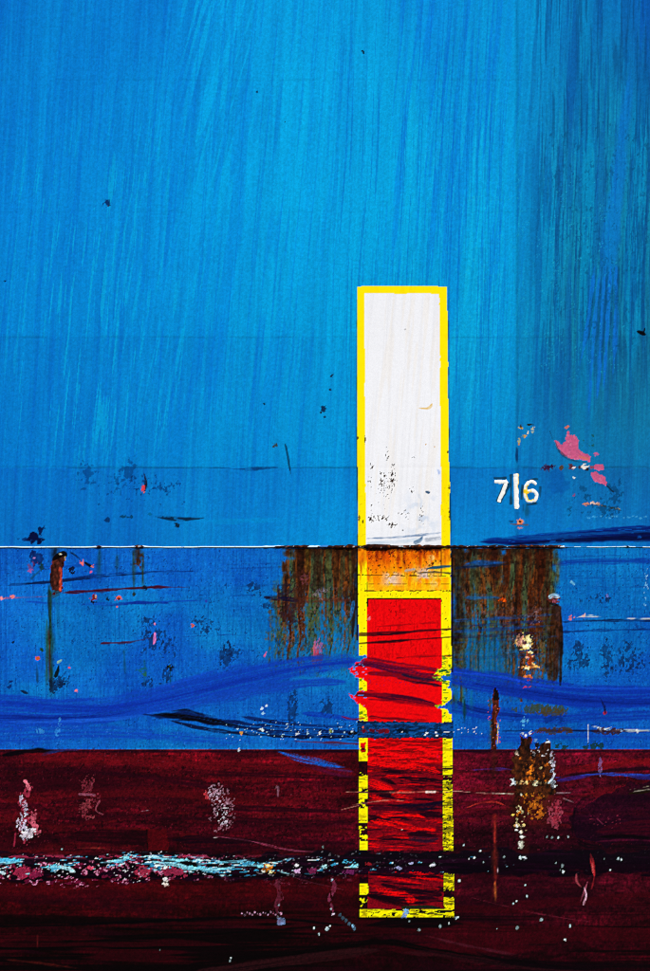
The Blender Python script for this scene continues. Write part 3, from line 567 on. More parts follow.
# thin bright scratches
SCR = (205, 190, 190)
for i, (pts, c, a) in enumerate((
    ([(140, 811, .5), (151, 810.5, .8)], (190, 195, 205), .9), ([(212, 838, .5), (220, 837, .9)], SCR, .8), ([(345, 792, .4), (400, 792.5, .5), (450, 791, .5), (480, 793, .5), (512, 794, .9)], (225, 170, 150), .7), ([(490, 793, .7), (515, 794, 1.0)], (230, 220, 200), .9),
    ([(520, 793, .5), (572, 793, .8)], (170, 150, 160), .8), ([(340, 810, .4), (370, 803, .5), (395, 800, .7), (412, 802, .4)], (205, 140, 120), .7), ([(466, 808, .6), (480, 803, .9), (495, 802, .9), (506, 806, .5)], (190, 50, 40), .85), ([(275, 790, .5), (277, 786, .5), (278, 797, .5)], (150, 110, 120), .6),
    ([(290, 794, .6), (293, 795, .8)], SCR, .7), ([(215, 836, .5), (250, 841, .9), (290, 850, .9), (330, 852, .6)], (150, 60, 90), .75), ([(562, 798, .5), (575, 803, .7)], (150, 120, 130), .7), ([(285, 874, .4), (310, 882, .7), (345, 890, .4)], (130, 60, 90), .7),
    ([(470, 897, .5), (500, 905, .6), (545, 915, .8), (590, 922, .5)], (110, 30, 50), .7))):
    brush(pts, c, a * .75, 870 + i, .6, .35, (3, 4), fl=9, edge=.4)
# pale chipped columns where older coats show
def chips_col(x, y0, y1, w, col, cover, seed, a=.95, sx=1.7, sy=2.2, rel=.2):
    specks((x - w * 2.2, y0 - 8, x + w * 2.2, y1 + 8), col, cover, sx, sy, seed, a, lambda X, Y: np.clip(1.15 - ((X - x - 2.5 * np.sin(Y / 5 + seed)) / w) ** 2 * .8 - ((Y - (y0 + y1) / 2) / ((y1 - y0) / 2)) ** 4 * .6, 0, 1), octv=3, rel=rel, soft=.04)
chips_col(25, 776, 848, 7, (150, 40, 64), .18, 900); chips_col(24, 792, 812, 4, (205, 200, 225), .14, 901); chips_col(24, 808, 842, 6, (196, 190, 215), .16, 902); chips_col(35, 806, 840, 5, (200, 90, 110), .2, 903); chips_col(27, 828, 838, 8, (225, 225, 235), .2, 904, sy=1.4); chips_col(27, 780, 790, 2, (240, 120, 140), .3, 905)
brush([(16, 832, 1.6), (14, 848, 1.8)], (150, 34, 60), .8, 906, .3, .8, (2, 2)); specks((0, 838, 60, 852), (235, 225, 190), .012, 1.6, 1.6, 907, .95)
chips_col(90, 772, 822, 12, (128, 40, 56), .12, 910, .8, 1.4, 2); chips_col(88, 798, 820, 10, (150, 60, 70), .10, 911, .8, 2.4, 1.4); brush([(84, 776, .5), (92, 782, .6), (88, 795, .5)], (150, 70, 90), .6, 912, .4, .5, (2, 3)); brush([(100, 800, .6), (96, 810, .6), (104, 815, .5)], (180, 90, 110), .6, 913, .4, .5, (2, 3)); brush([(78, 794, .5), (96, 795, .7)], (180, 120, 150), .7, 914, .4, .5, (2, 3))
chips_col(222, 778, 836, 20, (150, 100, 118), .07, 920, .9, 1.5, 1.7); chips_col(216, 782, 815, 12, (190, 160, 180), .07, 921, .9, 1.5, 1.5); chips_col(224, 806, 830, 8, (225, 220, 235), .05, 922, .95, 1.6, 1.6); chips_col(205, 790, 800, 5, (210, 60, 70), .08, 923, .8)
specks((190, 752, 300, 768), (160, 150, 190), .012, 1.3, 1.6, 924, .85); specks((100, 754, 190, 770), (150, 130, 180), .016, 1.4, 1.4, 925, .85)
blob(238.5, 750, 1.2, 2.6, (190, 200, 215), .9, 926, .6, 1.5)
brush([(278, 786, .8), (278, 798, .7)], (130, 90, 110), .7, 927, .4, .5, (1, 3))

# ---- dark scraped ridge with flaked older coats
RY0, RY1 = 853.0, 886.0
sl, X, Y = win(EX0, RY0 - 6, EX1, RY1 + 8)
cy = 867 - 5 * sm(250, 450, X); hw = 15 - 1.5 * sm(300, 460, X)
edge = (fbm(X / 18 + 0 * Y, Y / 6 + 0 * X, 930, 3) - .5) * 9
m = 1 - sm(hw - 4, hw, np.abs(Y - cy) + edge)
mix(sl, m * (.93 - .1 * sm(440, 520, X)), (5, 1, 10))
REL[sl] += 5.0 * np.exp(-((Y - cy) / 11) ** 2)
n1 = fbm(X / 60 + 0 * Y, Y / 3.5 + 0 * X, 931, 3)
mix(sl, m * sm(.55, .75, n1) * .6, (34, 4, 26))
left = 1 - sm(300, 460, X)
leftw = np.where(X < 90, 1, 1)
# magenta coat fragments
n = fbm(X / 7 + 0 * Y, Y / 3.2 + 0 * X, 932, 4)
mg = sm(.64, .70, n) * (1 - sm(11, 15, np.abs(Y - cy - 4 * np.sin(X / 40) - 4))) * (left * .95 + .01)
mg = mg * (1 - .8 * sm(180, 240, X))
mix(sl, mg * .9, (98, 14, 46)); REL[sl] += mg * .8
mix(sl, mg * sm(.60, .72, fbm(X / 1.6 + 0 * Y, Y / 1.6 + 0 * X, 933, 2)) * .85, (206, 130, 165))
# upper thin pink edge
n = fbm(X / 6 + 0 * Y, Y / 2 + 0 * X, 934, 3)
mix(sl, sm(.50, .62, n) * np.exp(-((Y - 856.5) / 1.8) ** 2) * (1 - sm(170, 330, X)) * .85, (150, 40, 70))
# cyan and pale blue fragments
yc = np.interp(X, [-160, 0, 45, 120, 180, 230, 300, 360, 450], [868, 866, 868, 860, 864, 869, 866, 862, 864])
n = fbm((X + 1.5 * (Y - 866)) / 9, Y / 1.7 + 0 * X, 935, 3)
dens = np.interp(X, [-160, 0, 22, 40, 75, 100, 118, 150, 250, 290, 330, 420, 460, 810], [.5, .62, .55, .48, .52, .42, .5, .62, .62, .54, .48, .44, .36, .26])
cm = sm(.0, .05, n - (1 - dens) - .27 - .05 * sm(240, 320, X)) * (1 - sm(5.5, 10.5, np.abs(Y - yc)))
mix(sl, cm * .95, (44, 128, 168)); REL[sl] += cm * .8
mix(sl, cm * sm(.50, .66, fbm(X / 3 + 0 * Y, Y / 1.3 + 0 * X, 936, 2)) * .95, (186, 224, 234))
n = fbm(X / 2.6 + 0 * Y, Y / 1.7 + 0 * X, 937, 2)
wm = sm(.88, .92, n) * m * (.15 + .6 * left) * (1 - .5 * sm(200, 260, X))
wm = wm * sm(.55, .62, fbm(X / 20 + 0 * Y, Y / 6 + 0 * X, 938, 2))
mix(sl, wm * .95, (214, 212, 224)); REL[sl] += wm * .8
for i, (x, y, rx, ry, c) in enumerate(((6, 860, 12, 2.2, (70, 170, 210)), (3, 872, 4, 2, (190, 220, 235)), (8, 876, 3, 1.5, (200, 230, 240)), (57, 867, 8, 2.4, (80, 176, 212)), (72, 871, 4, 2.6, (170, 200, 225)), (66, 867.5, 5, 1.4, (150, 215, 230)), (22, 873, 12, 6, (150, 34, 66)), (36, 874, 6, 4, (120, 24, 60)), (143, 872, 9, 5, (150, 40, 66)), (172, 872, 14, 5, (140, 36, 66)), (165, 879, 3, 1.6, (225, 225, 225)), (166, 884, 3.4, 2.6, (205, 190, 180)), (166, 868, 3, 2, (220, 235, 235)), (126, 858, 5, 1.8, (120, 200, 220)), (118, 861, 7, 1.6, (90, 170, 205)), (195, 868, 12, 2, (80, 180, 215)), (212, 870, 10, 1.6, (110, 190, 215)), (180, 860, 8, 1.6, (120, 200, 225)), (248, 863, 9, 1.5, (60, 150, 190)), (262, 866, 6, 1.4, (120, 200, 220)), (353, 866, 5, 2.2, (120, 200, 225)), (349, 862, 5, 1.2, (60, 140, 170)), (324, 866, 3.6, 2, (160, 215, 225)), (298, 871, 3, 2.6, (190, 150, 190)), (297, 865, 2, 1.4, (220, 220, 230)), (90, 868, 5, 1.6, (190, 60, 90)), (349, 872, 6, 2.4, (100, 30, 80)), (312, 871, 6, 3, (110, 30, 70)), (398, 868, 3.6, 2, (130, 130, 170)), (410, 863, 3, 1, (150, 150, 190)), (433, 865, 3.4, 1.4, (190, 190, 210)), (367, 864, 5, 1.4, (120, 20, 30)))):
    blob(x, y, rx, ry, c, .95, 940 + i, .75, 2.4, .25, rel=.6)
for i, (pts, c, a) in enumerate((([(-60, 862, 1.2), (0, 863, 1.8), (24, 861, .8)], (110, 190, 215), .9), ([(98, 863, .8), (116, 861, 1.5), (132, 857, .8)], (130, 205, 225), .9), ([(150, 857, .8), (176, 860, 1.4), (206, 861, .8)], (120, 200, 222), .85), ([(150, 861, 1), (172, 864, 1.8), (190, 868, 1.8), (216, 869, 1.6), (236, 867, .8)], (130, 208, 228), .92), ([(196, 864, .7), (225, 862, 1.2), (252, 861, .7)], (100, 185, 210), .8), ([(240, 866, .7), (262, 864, 1.2), (284, 861, .6)], (120, 200, 220), .8), ([(278, 871, .6), (290, 874, 1), (304, 876, .5)], (150, 215, 230), .8), ([(48, 866, .8), (62, 867, 1.6), (72, 870, 1.3), (76, 873, .6)], (160, 220, 232), .9))):
    brush(pts, c, a, 1700 + i, .55, .7, (4, 6), fl=9, fw=.9, edge=.9, rel=.5)
# ochre scab on the ridge
blob(269, 869, 5, 4.6, (150, 84, 14), 1, 975, .9, 2.2, .3, rel=1.2, rust=1); blob(268, 866, 2, 2.6, (236, 190, 110), .95, 976, .8, 1.6); blob(271, 872, 2, 2, (240, 220, 150), .9, 977, .8, 1.6); blob(264, 871, 2, 1.5, (225, 215, 190), .9, 978, .8)
# ridge rows at the right: dark with specks
sweep([(455, 852, 2), (520, 858, 5), (600, 860, 6), (700, 860, 6)], (12, 1, 12), .8, 979, .4); sweep([(455, 862, 1), (560, 866, 3), (700, 868, 3)], (18, 2, 14), .7, 980)

# ---- the bottom strip
sl, X, Y = win(EX0, 886, EX1, EY1)
lm = 1 - sm(330, 470, X)
n = fbm(X / 220 + 0 * Y, Y / 4.5 + 0 * X, 985, 3)
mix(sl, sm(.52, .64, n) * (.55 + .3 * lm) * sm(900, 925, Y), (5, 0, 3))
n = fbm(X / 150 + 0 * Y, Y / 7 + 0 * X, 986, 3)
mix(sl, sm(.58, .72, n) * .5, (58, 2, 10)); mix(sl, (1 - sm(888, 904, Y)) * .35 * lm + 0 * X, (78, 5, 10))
for i, (pts, c, a) in enumerate((([(170, 968, 2), (270, 955, 3), (340, 946, 4), (386, 942, 3), (420, 948, 3), (490, 960, 4), (600, 975, 4)], (5, 0, 3), .95), ([(180, 976, 4), (280, 962, 5), (350, 953, 5), (385, 949, 4)], (40, 12, 16), .8), ([(395, 952, 3), (440, 955, 3), (520, 966, 3), (600, 972, 2)], (40, 10, 16), .7), ([(410, 932, .8), (470, 946, 1.6), (530, 957, 1.2)], (70, 20, 34), .75), ([(0, 959, .8), (40, 963, 1.6), (90, 970, 1.4)], (62, 14, 12), .8), ([(-80, 926, 1.5), (60, 925, 2), (250, 918, 2), (350, 926, 2)], (4, 0, 4), .9), ([(0, 942, 1.2), (120, 940, 1.6), (330, 926, 1.4)], (4, 0, 3), .9), ([(360, 926, 3), (420, 922, 6), (470, 924, 3)], (4, 0, 4), .85), ([(470, 950, 3), (500, 958, 4), (560, 966, 4), (700, 968, 4)], (6, 0, 5), .8))):
    brush(pts, c, a, 990 + i, .4, 1.4, (30, 30), fl=80, fw=1.5)
# white lime spots and streaks (small marine growth)
rng = np.random.default_rng(11)
def dot(x, y, r, c=(190, 215, 222), seed=0):
    r *= .82; f = .72 + .28 * math.sin(x * 7.1 + y * 3.3); c = tuple(v * f for v in c)
    blob(x, y, r, r * 1.25, c, .95, int(seed + x * 3 + y), .45, 1.6, .3, rel=1.0)
for x, y, r in ((314, 928, 1.2), (319, 934, 1.6), (327, 929, 2.2), (330, 926, 1.4), (405, 914, 1.8), (406, 917, 2), (409, 921, 1.3), (419, 930, 1.7), (440, 926, 1.8), (449, 923, 1.2), (456, 918, 1.8), (458, 917, 1.1), (517, 928, 1.9), (541, 920, 1.9), (570, 926, 1.6), (565, 940, 1.7), (497, 929, 1), (459, 881, 1.8), (562, 866, 1.8), (563, 872, 1.6), (560, 870, 1.1), (547, 837, 1.2), (552, 837.5, 1.5), (558, 837.5, 1.5), (568, 837, 1.4), (556, 863, 1.2), (474, 858, 1.3), (469, 859, 1.2), (483, 862, 1.2), (504, 857, 1.6), (464, 845, 1.2), (480, 851, 1.3), (604, 859, 1), (618, 859, 1.8), (621, 859.5, 1.4), (527, 896, 1.3), (516, 901, 1.2), (513, 904, 1), (434, 863, 1.2), (230, 961, 1.2), (231, 958, 1), (62, 849, 1), (323, 847, 1.3), (400, 829, 1), (520, 858, 1.7), (523, 857, 1.2), (447, 833, 1), (610, 870, 1), (525, 885, 1), (160, 950, .8)):
    dot(x, y, r)
for i, (x, y) in enumerate(((340, 915), (343, 918), (346, 921), (349, 924), (353, 926), (354, 929))): dot(x, y, 2.0, (110, 150, 185), i)
for i in range(16): dot(242 + i * 2.6, 913.5 + math.sin(i * 2.1) * 1.3, .9 + .4 * (i % 2), (190, 130, 160), i)
chips_col(278, 880, 926, 4, (100, 34, 54), .3, 1010, .8, 2.2, 5); chips_col(279, 918, 925, 4, (120, 150, 200), .3, 1011, .9); dot(279, 905, 1.3, (200, 200, 220)); dot(278, 917, 1.3, (200, 200, 220))
chips_col(332, 878, 915, 2.6, (130, 50, 80), .3, 1012, .8, 1.6, 3); dot(332, 880, 1.6, (170, 190, 215)); dot(333, 914, 1.8, (200, 180, 200)); dot(331, 909, 1.2)
drip(38, 935, 950, .8, (90, 20, 20), .7, 1013)

# ---- vertical rust runs through the red
drip(494, 814, 905, 2.2, (110, 26, 20), .85, 1020, 3, .8, .8); drip(494, 822, 850, 1, (190, 50, 40), .7, 1021, 3); drip(493.5, 850, 880, 2.4, (60, 16, 12), .8, 1022); drip(494.5, 882, 905, 1.2, (190, 100, 40), .8, 1023); drip(498, 868, 874, .9, (225, 210, 220), .8, 1024)
for i, (pts, c) in enumerate((([(590, 852, .6), (592, 862, 2), (594, 876, 1.4), (591, 890, .8)], (170, 34, 40)), ([(576, 873, .6), (577, 882, 1), (582, 888, .8)], (150, 60, 70)), ([(592, 862, .5), (593, 874, .7)], (210, 90, 90)), ([(588, 880, .8), (584, 892, 1), (578, 908, .7)], (150, 70, 90)), ([(583, 884, .5), (586, 896, .6), (583, 906, .5)], (205, 160, 180)))):
    brush(pts, c, .85, 1030 + i, .45, .7, (3, 4), fl=9)
# the scabby rust blister on the waterline
drip(530, 760, 842, 15, (60, 24, 8), .9, 1040, 3, .5, .9); drip(518, 770, 846, 6, (46, 18, 8), .9, 1041, 2, .6, .9); drip(546, 775, 834, 6, (70, 26, 14), .75, 1042, 2, .5)
poly([(514, 754), (520, 748), (519, 733), (523, 739), (529, 738), (532, 732), (531, 747), (534, 751), (541, 747), (546, 740), (551, 742), (552, 756), (555, 766), (553, 780), (555, 792), (546, 800), (537, 794), (528, 800), (516, 792), (513, 770)], (60, 26, 10), 1, 2.2, 4, 1043, cls=31, rel=2.0, rust=1)
specks((510, 734, 556, 792), (190, 96, 18), .30, 2.2, 2.8, 1044, .85, soft_box(517, 548, 750, 786, 5, 8), octv=3, rel=1.0, rust=1); specks((510, 734, 556, 792), (20, 9, 8), .36, 3, 4, 1045, .9, soft_box(517, 550, 742, 786, 4, 6), octv=3, rel=-.8)
brush([(530, 736, 1.4), (528, 746, 2.5), (525, 756, 3)], (26, 9, 6), .9, 1058, .2, 1, (1, 2), fl=7); brush([(521, 736, 2), (525, 754, 4), (521, 772, 4.5), (524, 790, 3)], (44, 18, 7), .85, 1046, .5, 1.2, (3, 4), fl=7); brush([(549, 742, 1.5), (545, 754, 6), (540, 764, 6), (543, 774, 3)], (40, 16, 8), .9, 1047, .45, 1.2, (2, 4), fl=8)
specks((548, 746, 560, 796), (170, 174, 196), .28, 1.6, 2, 1048, .9, soft_box(550, 555, 752, 788, 2.5, 5), rel=1); specks((510, 776, 560, 788), (206, 170, 110), .18, 1.7, 1.9, 1049, .9, soft_box(514, 554, 780, 785, 3, 3), rel=1); specks((530, 748, 548, 756), (170, 160, 160), .14, 1.6, 1.6, 1050, .8)
for x, y, r, c in ((526, 735, 1.4, (190, 205, 225)), (522, 733, 1.6, (150, 170, 190)), (530, 733, 1.6, (210, 215, 220)), (548, 742, 1.8, (200, 215, 220)), (513, 783, 2.6, (215, 225, 230)), (512, 779, 1.6, (200, 220, 230)), (535, 784, 2.6, (225, 220, 170)), (551, 781, 2.6, (190, 215, 230)), (554, 786, 1.8, (200, 215, 225)), (517, 753, 2, (190, 160, 140)), (536, 741, 1.6, (80, 130, 190)), (541, 768, 1.5, (220, 190, 120)), (521, 795, 1.2, (230, 220, 190)), (503, 794, 1.2, (240, 230, 190)), (550, 762, 1.4, (200, 205, 225)), (552, 770, 1.6, (190, 195, 225)), (554, 775, 1.4, (200, 195, 215))):
    blob(x, y, r, r, c, .95, int(x * y) % 997, .9, 1.6, .3, rel=.8)
specks((506, 786, 552, 830), (190, 104, 22), .22, 1.9, 2.1, 1052, .9, soft_box(516, 546, 790, 822, 6, 8), octv=3, rel=.4); specks((506, 788, 556, 835), (230, 210, 150), .05, 1.9, 1.9, 1053, .95, soft_box(512, 530, 800, 836, 6, 8), rel=.5)
specks((544, 786, 580, 834), (170, 70, 90), .24, 1.7, 2.2, 1054, .8, soft_box(548, 562, 796, 828, 6, 8), octv=3); chips_col(556, 800, 824, 7, (150, 40, 56), .2, 1055, .7)
for x, y, rx, ry, c in ((521, 845, 2.8, 4.6, (210, 220, 200)), (522, 837, 2.6, 1.6, (235, 235, 225)), (516, 830, 1.8, 1.4, (230, 235, 225)), (515, 826, 1.6, 1.4, (190, 140, 90)), (525, 858, 1.8, 1.8, (190, 200, 210)), (521, 832, 1.8, 1.6, (235, 210, 180)), (524, 825, 1.4, 1.2, (225, 190, 120)), (513, 815, 2, 1.2, (225, 180, 80)), (517, 826, 1.6, 1.4, (240, 240, 230))):
    blob(x, y, rx, ry, c, .97, int(x + y * 7), .5, 1.8, .3, rel=1.0)
drip(524, 838, 860, 3, (50, 16, 10), .7, 1056)
# narrow rusted slit
poly([(493.5, 690), (496.5, 688), (498.5, 694), (499.5, 710), (497.5, 714), (497, 730), (496, 749), (490.5, 750), (491, 728), (491.5, 712), (492, 702)], (64, 24, 14), 1, .9, 3, 1060, cls=31, rel=1.2, rust=1)
poly([(494, 689), (496.5, 688), (498.5, 695), (499, 700), (493, 701)], (14, 6, 8), .95, .8, 3, 1061); brush([(493, 710, 1), (493, 730, 1.2), (493, 748, 1)], (30, 8, 8), .8, 1062, .4, .7, (3, 3), fl=8)
brush([(498, 722, .6), (497.6, 735, 1), (497, 746, .6)], (236, 180, 90), .85, 1063, .5, .5, (3, 3), fl=6); drip(494, 748, 790, 3, (60, 20, 14), .7, 1064, 2, .4); specks((488, 700, 500, 750), (190, 90, 80), .05, 1.5, 1.6, 1065, .8); blob(490, 704, 2, 6, (60, 60, 40), .6, 1066, 1)
drip(490, 720, 752, 1.6, (50, 60, 30), .7, 1067)
# bolt-like scab at the right end of the rust
blob(554, 600, 6.4, 4.4, (70, 28, 22), 1, 1070, .5, 3, .3, rel=2.6, rust=1, cls=31); brush([(548, 598, 1.2), (553, 595.5, 2), (560, 597, 1.4)], (150, 190, 220), .8, 1071, .5, .9, (2, 2), fl=6); blob(556, 601.5, 3, 2, (120, 60, 80), .8, 1072, .6, 2); brush([(558, 600, 1.2), (566, 600, 1)], (10, 70, 160), .8, 1073, .4, .8, (2, 4)); brush([(549, 603, 1.4), (555, 605, 2), (560, 604, 1)], (20, 8, 8), .9, 1074, .2, .9, (2, 2))
# chain of pale scabs in the rust
for i, (x, y, rx, ry, c) in enumerate(((525, 642, 7.6, 6.4, (190, 150, 80)), (521, 641, 4, 5, (206, 140, 120)), (528, 640, 4, 4, (236, 220, 150)), (526, 647, 4, 2.4, (236, 190, 120)), (524, 642, 2.4, 2, (90, 50, 60)), (529, 645, 2, 2.6, (200, 200, 160)), (518, 638, 2, 3, (225, 160, 130)), (530, 659, 3.4, 7, (150, 64, 16)), (530, 653, 2.4, 1.4, (235, 190, 130)), (527, 657, 2, 1.4, (225, 140, 110)), (533, 656, 2.4, 1.4, (225, 150, 110)), (530, 667, 8, 1.9, (226, 150, 80)), (526, 668, 3, 1.4, (236, 200, 130)), (530, 661, 1.8, 4, (120, 36, 12)), (533, 664, 2, 1.4, (236, 180, 110)), (527, 677, 4, 1.4, (200, 110, 60)), (528, 680, 2, 1, (130, 60, 50)))):
    blob(x, y, rx, ry, c, .97, 1080 + i, .8, 1.9, .25, rel=.8, rust=.9, cls=31 if i in (0, 7, 11) else None)
drip(531, 660, 690, 1.2, (90, 40, 20), .7, 1099)

# ---- pink primer showing where the blue has flaked off
PRIMER = (196, 86, 128)
for i, pts in enumerate((
    [(553.9, 438.5), (561.8, 444.5), (565, 441), (568.3, 431), (571, 436), (574.8, 434), (578, 440), (578, 448.8), (583.4, 453), (591, 456), (590.3, 461.6), (583.4, 460), (577, 459.5), (570.5, 459), (561.8, 454.5), (557.5, 447)],
    [(594, 464), (602.8, 464.5), (603.4, 469), (598.5, 471), (593.6, 468)],
    [(591.4, 472), (596.3, 471), (605, 476.8), (606, 485), (600.6, 482.6), (595.2, 482.5), (592, 477)])):
    sl, m = poly(pts, PRIMER, 1, 1.1, 3, 1110 + i, cls=41 + i, rel=-.9)
    X = GX[:, sl[1]]; Y = GY[sl[0], :]
    n = fbm(X / 2 + 0 * Y, Y / 3 + 0 * X, 1114 + i, 3)
    mix(sl, m * sm(.55, .75, n) * .5, (150, 70, 118)); mix(sl, m * sm(.68, .8, n) * .6, (226, 120, 150))
brush([(554, 439, .6), (560, 452, .8), (572, 460, .7), (589, 463, .7)], (30, 40, 60), .6, 1118, .5, .5, (2, 2), fl=6); brush([(578, 456, 1), (589, 459, 1.4)], (206, 110, 90), .8, 1119, .4, .7, (2, 1))

# ---- the painted mark: yellow border, white panel, rusted panel, red panel
BORDER, WHITE, RUSTED, REDP = 11, 12, 13, 14
by = [280, 440, 548, 700, 750, 850, 920]
def bx(vals, Y): return np.interp(Y[:, 0], by, vals)[:, None]
sl, X, Y = win(340, 280, 470, 922)
xlo = bx([357.2, 357.4, 358.2, 358.6, 358.8, 359.3, 359.9], Y); xli = bx([364.6, 365.1, 366.2, 367.1, 367.4, 367.8, 368.1], Y)
xri = bx([439.4, 440.4, 441.4, 442.0, 442.6, 443.4, 444.2], Y); xro = bx([447.1, 448.6, 450.3, 451.7, 452.2, 453.3, 454.2], Y)
wob = (vn(Y / 26, 0 * Y, 1201) - .5) * 1.0 + (vn(Y / 5, 0 * Y, 1202) - .5) * .5
wob2 = (vn(Y / 30, 0 * Y, 1203) - .5) * 1.2 + (vn(Y / 4, 0 * Y, 1204) - .5) * .5
ytop = 287.0 + (vn(X / 14, 0 * X, 1205) - .5) * 1.6 + (X - 402) * .006 - 1.2 * np.exp(-((X - 405) / 30) ** 2); yti = 293.8 + (vn(X / 20, 0 * X, 1206) - .5) * 1.0 - .4 * np.exp(-((X - 400) / 30) ** 2)
inside = (X > xlo + .0 * wob) & (X < xro + wob2 * .6) & (Y > ytop) & (Y < 917)
inner = (X > xli + wob * .5) & (X < xri + wob2 * .6) & (Y > yti) & (Y < 909.5)
k = np.zeros((Y + X).shape, np.int16)
k[inside] = BORDER
k[inner & (Y < SEAM)] = WHITE
k[inner & (Y >= SEAM) & (Y < 591.2 + 0 * X)] = RUSTED
k[inner & (Y >= 597.8 + .6 * (wob2))] = REDP
# where the paint has been scraped away
xx = X + 0 * Y; yy = Y + 0 * X
jn = (fbm(xx / 2.5, yy / 2.0, 1210, 2) - .5) * 3.0
def inpoly(pts, j=1.0):
    s2, mm = poly_mask(pts, 0); out = np.zeros(k.shape, bool)
    A = xx + jn * j; B = yy + np.roll(jn, 7, 0) * j * .6
    P = pts; n = len(P)
    for i in range(n):
        xa, ya = P[i]; xb, yb = P[(i + 1) % n]
        if ya == yb: continue
        out ^= ((ya > B) != (yb > B)) & (A < (xb - xa) * (B - ya) / (yb - ya) + xa)
    return out
isb = k == BORDER
# left edge: blue bites and red spikes
bite = inpoly([(350, 655), (362, 655.5), (368.5, 656), (369, 683), (366, 682), (357.5, 676.5), (350, 677)], .7) | inpoly([(350, 690.5), (369, 690.5), (369, 711.5), (362, 706), (357, 702), (350, 702)], .6)
k[isb & bite & (xx < 369)] = 0
spike = inpoly([(349, 669), (353, 665), (358, 662), (369, 656.5), (369, 683.5), (362, 680), (357, 677), (351, 673)], 1.0) | inpoly([(347.5, 693.4), (352, 694), (360, 691), (369, 690), (369, 712.5), (361, 706), (355, 700), (349, 696)], 1.0)
spike &= (k == 0) & (xx < 371) & (fbm(xx / 3, yy / 1.1, 1213, 2) > .16 + .22 * (xx < 356))
k[spike] = REDP
# right edge: torn border
tear = inpoly([(460, 669), (449, 669), (452, 674), (446, 677), (450, 684), (448, 687), (452, 693), (460, 694)], 1.2) | inpoly([(460, 699), (452, 698), (447, 702), (443.5, 706), (447, 711), (450, 714), (460, 715)], 1.0)
k[tear & (k == BORDER)] = 0
yspill = inpoly([(443, 667.6), (437, 669), (435, 674), (440, 675), (432, 678), (440, 681), (445, 680)], 1.2) | inpoly([(443, 696), (441, 700), (443, 704), (434, 706.5), (441, 709.5), (443.5, 712)], .8)
k[yspill & ((k == REDP) | (k == 0)) & (xx < 446)] = BORDER
gone = (inpoly([(440, 676.5), (446, 675.5), (452, 678.5), (452, 680.5), (443, 680)], 1) | inpoly([(438, 706.5), (446, 705.4), (446, 708.6), (438, 708.2)], .5))
k[gone & (k == BORDER)] = 0
# band rubbed clean through at the waterline
band = (yy > 721.6 + jn * .7 + (xx - 400) * .012) & (yy < 738.4 + jn * .6) & (k > 0)
k[band] = 0
# the ridge has rubbed the mark away where it crosses
k[(yy > 850.6 + jn * .8) & (yy < 872.6 + (xx - 400) * .02 + jn * .8) & (k > 0)] = 0
# lower border is broken up
pt = fbm(xx / 3.0, yy / 2.2, 1211, 3); pt2 = fbm(xx / 9, yy / 1.6, 1212, 3)
lb = (k == BORDER) & (xx < 372) & (yy > 739) & (yy < 909)
keepL = (yy < 761) | ((yy > 776) & (yy < 791.5)) | ((yy > 793) & (yy < 799)) | ((yy > 808) & (yy < 823)) | ((yy > 841.5) & (yy < 850)) | ((yy > 883.5) & (yy < 894.5))
part_ = ((yy > 772) & (yy < 778)) | ((yy > 799) & (yy < 809)) | ((yy > 826) & (yy < 842) & (xx > 359)) | ((yy > 898) & (yy < 910))
k[lb & ~keepL & ~(part_ & (pt > .60))] = 0
k[lb & keepL & (pt2 > .95)] = 0
k[(k == BORDER) & inpoly([(360.5, 743), (366, 742.5), (366, 752), (360.8, 753)], .5)] = REDP
k[(k == BORDER) & (xx < 372) & (yy > 788) & (yy < 791.5) & (pt > .45)] = 0
rb = (k == BORDER) & (xx > 438) & (yy > 739) & (yy < 909)
k[rb & (yy > 775) & (yy < 783) & (pt > .25)] = 0
k[rb & (yy > 850.5) & (yy < 873.5)] = 0
k[rb & (yy > 783) & (yy < 851) & ((pt > .72) | (pt2 > .84))] = 0
k[rb & (yy > 873) & ((pt > .76) | (pt2 > .80))] = 0
k[rb & (yy > 891) & (yy < 897)] = 0
bb = (k == BORDER) & (yy > 907) & (xx > 366)
k[bb & (((pt2 > .58 + .2 * (xx < 400)) & (yy < 915)) | (pt > .74))] = 0
k[(k == BORDER) & (yy > 744) & (yy < 771) & (xx > 440) & (np.abs(yy - 768.5) < .9)] = 0
K[sl] = np.where(k > 0, k, K[sl])
KM = k.copy()

# what stays of the hull inside the mark's outline below the seam (rubbed dark)
body = (X > xlo) & (X < xro) & (Y > 655) & (Y < 917) & (k == 0)
mix(sl, (body & (yy > 760) & ((yy < 849) | (yy > 877))) * (.35 + .6 * sm(.35, .6, pt)), (16, 2, 10))
# base colours
YEL = (255, 232, 0)
mix(sl, (k == BORDER).astype(np.float32), YEL); mix(sl, (k == WHITE).astype(np.float32), (240, 241, 245)); mix(sl, (k == REDP).astype(np.float32), (232, 4, 10))
REL[sl] += np.isin(k, (WHITE, REDP, RUSTED)) * .35 + (k == BORDER) * .6
def on(cls, f=None): return (k == cls).astype(np.float32)
Wm, Rm, Bm, Om = on(WHITE), on(REDP), on(BORDER), on(RUSTED)
def mk(mask, col, rust=None): mix(sl, mask, col, rust)
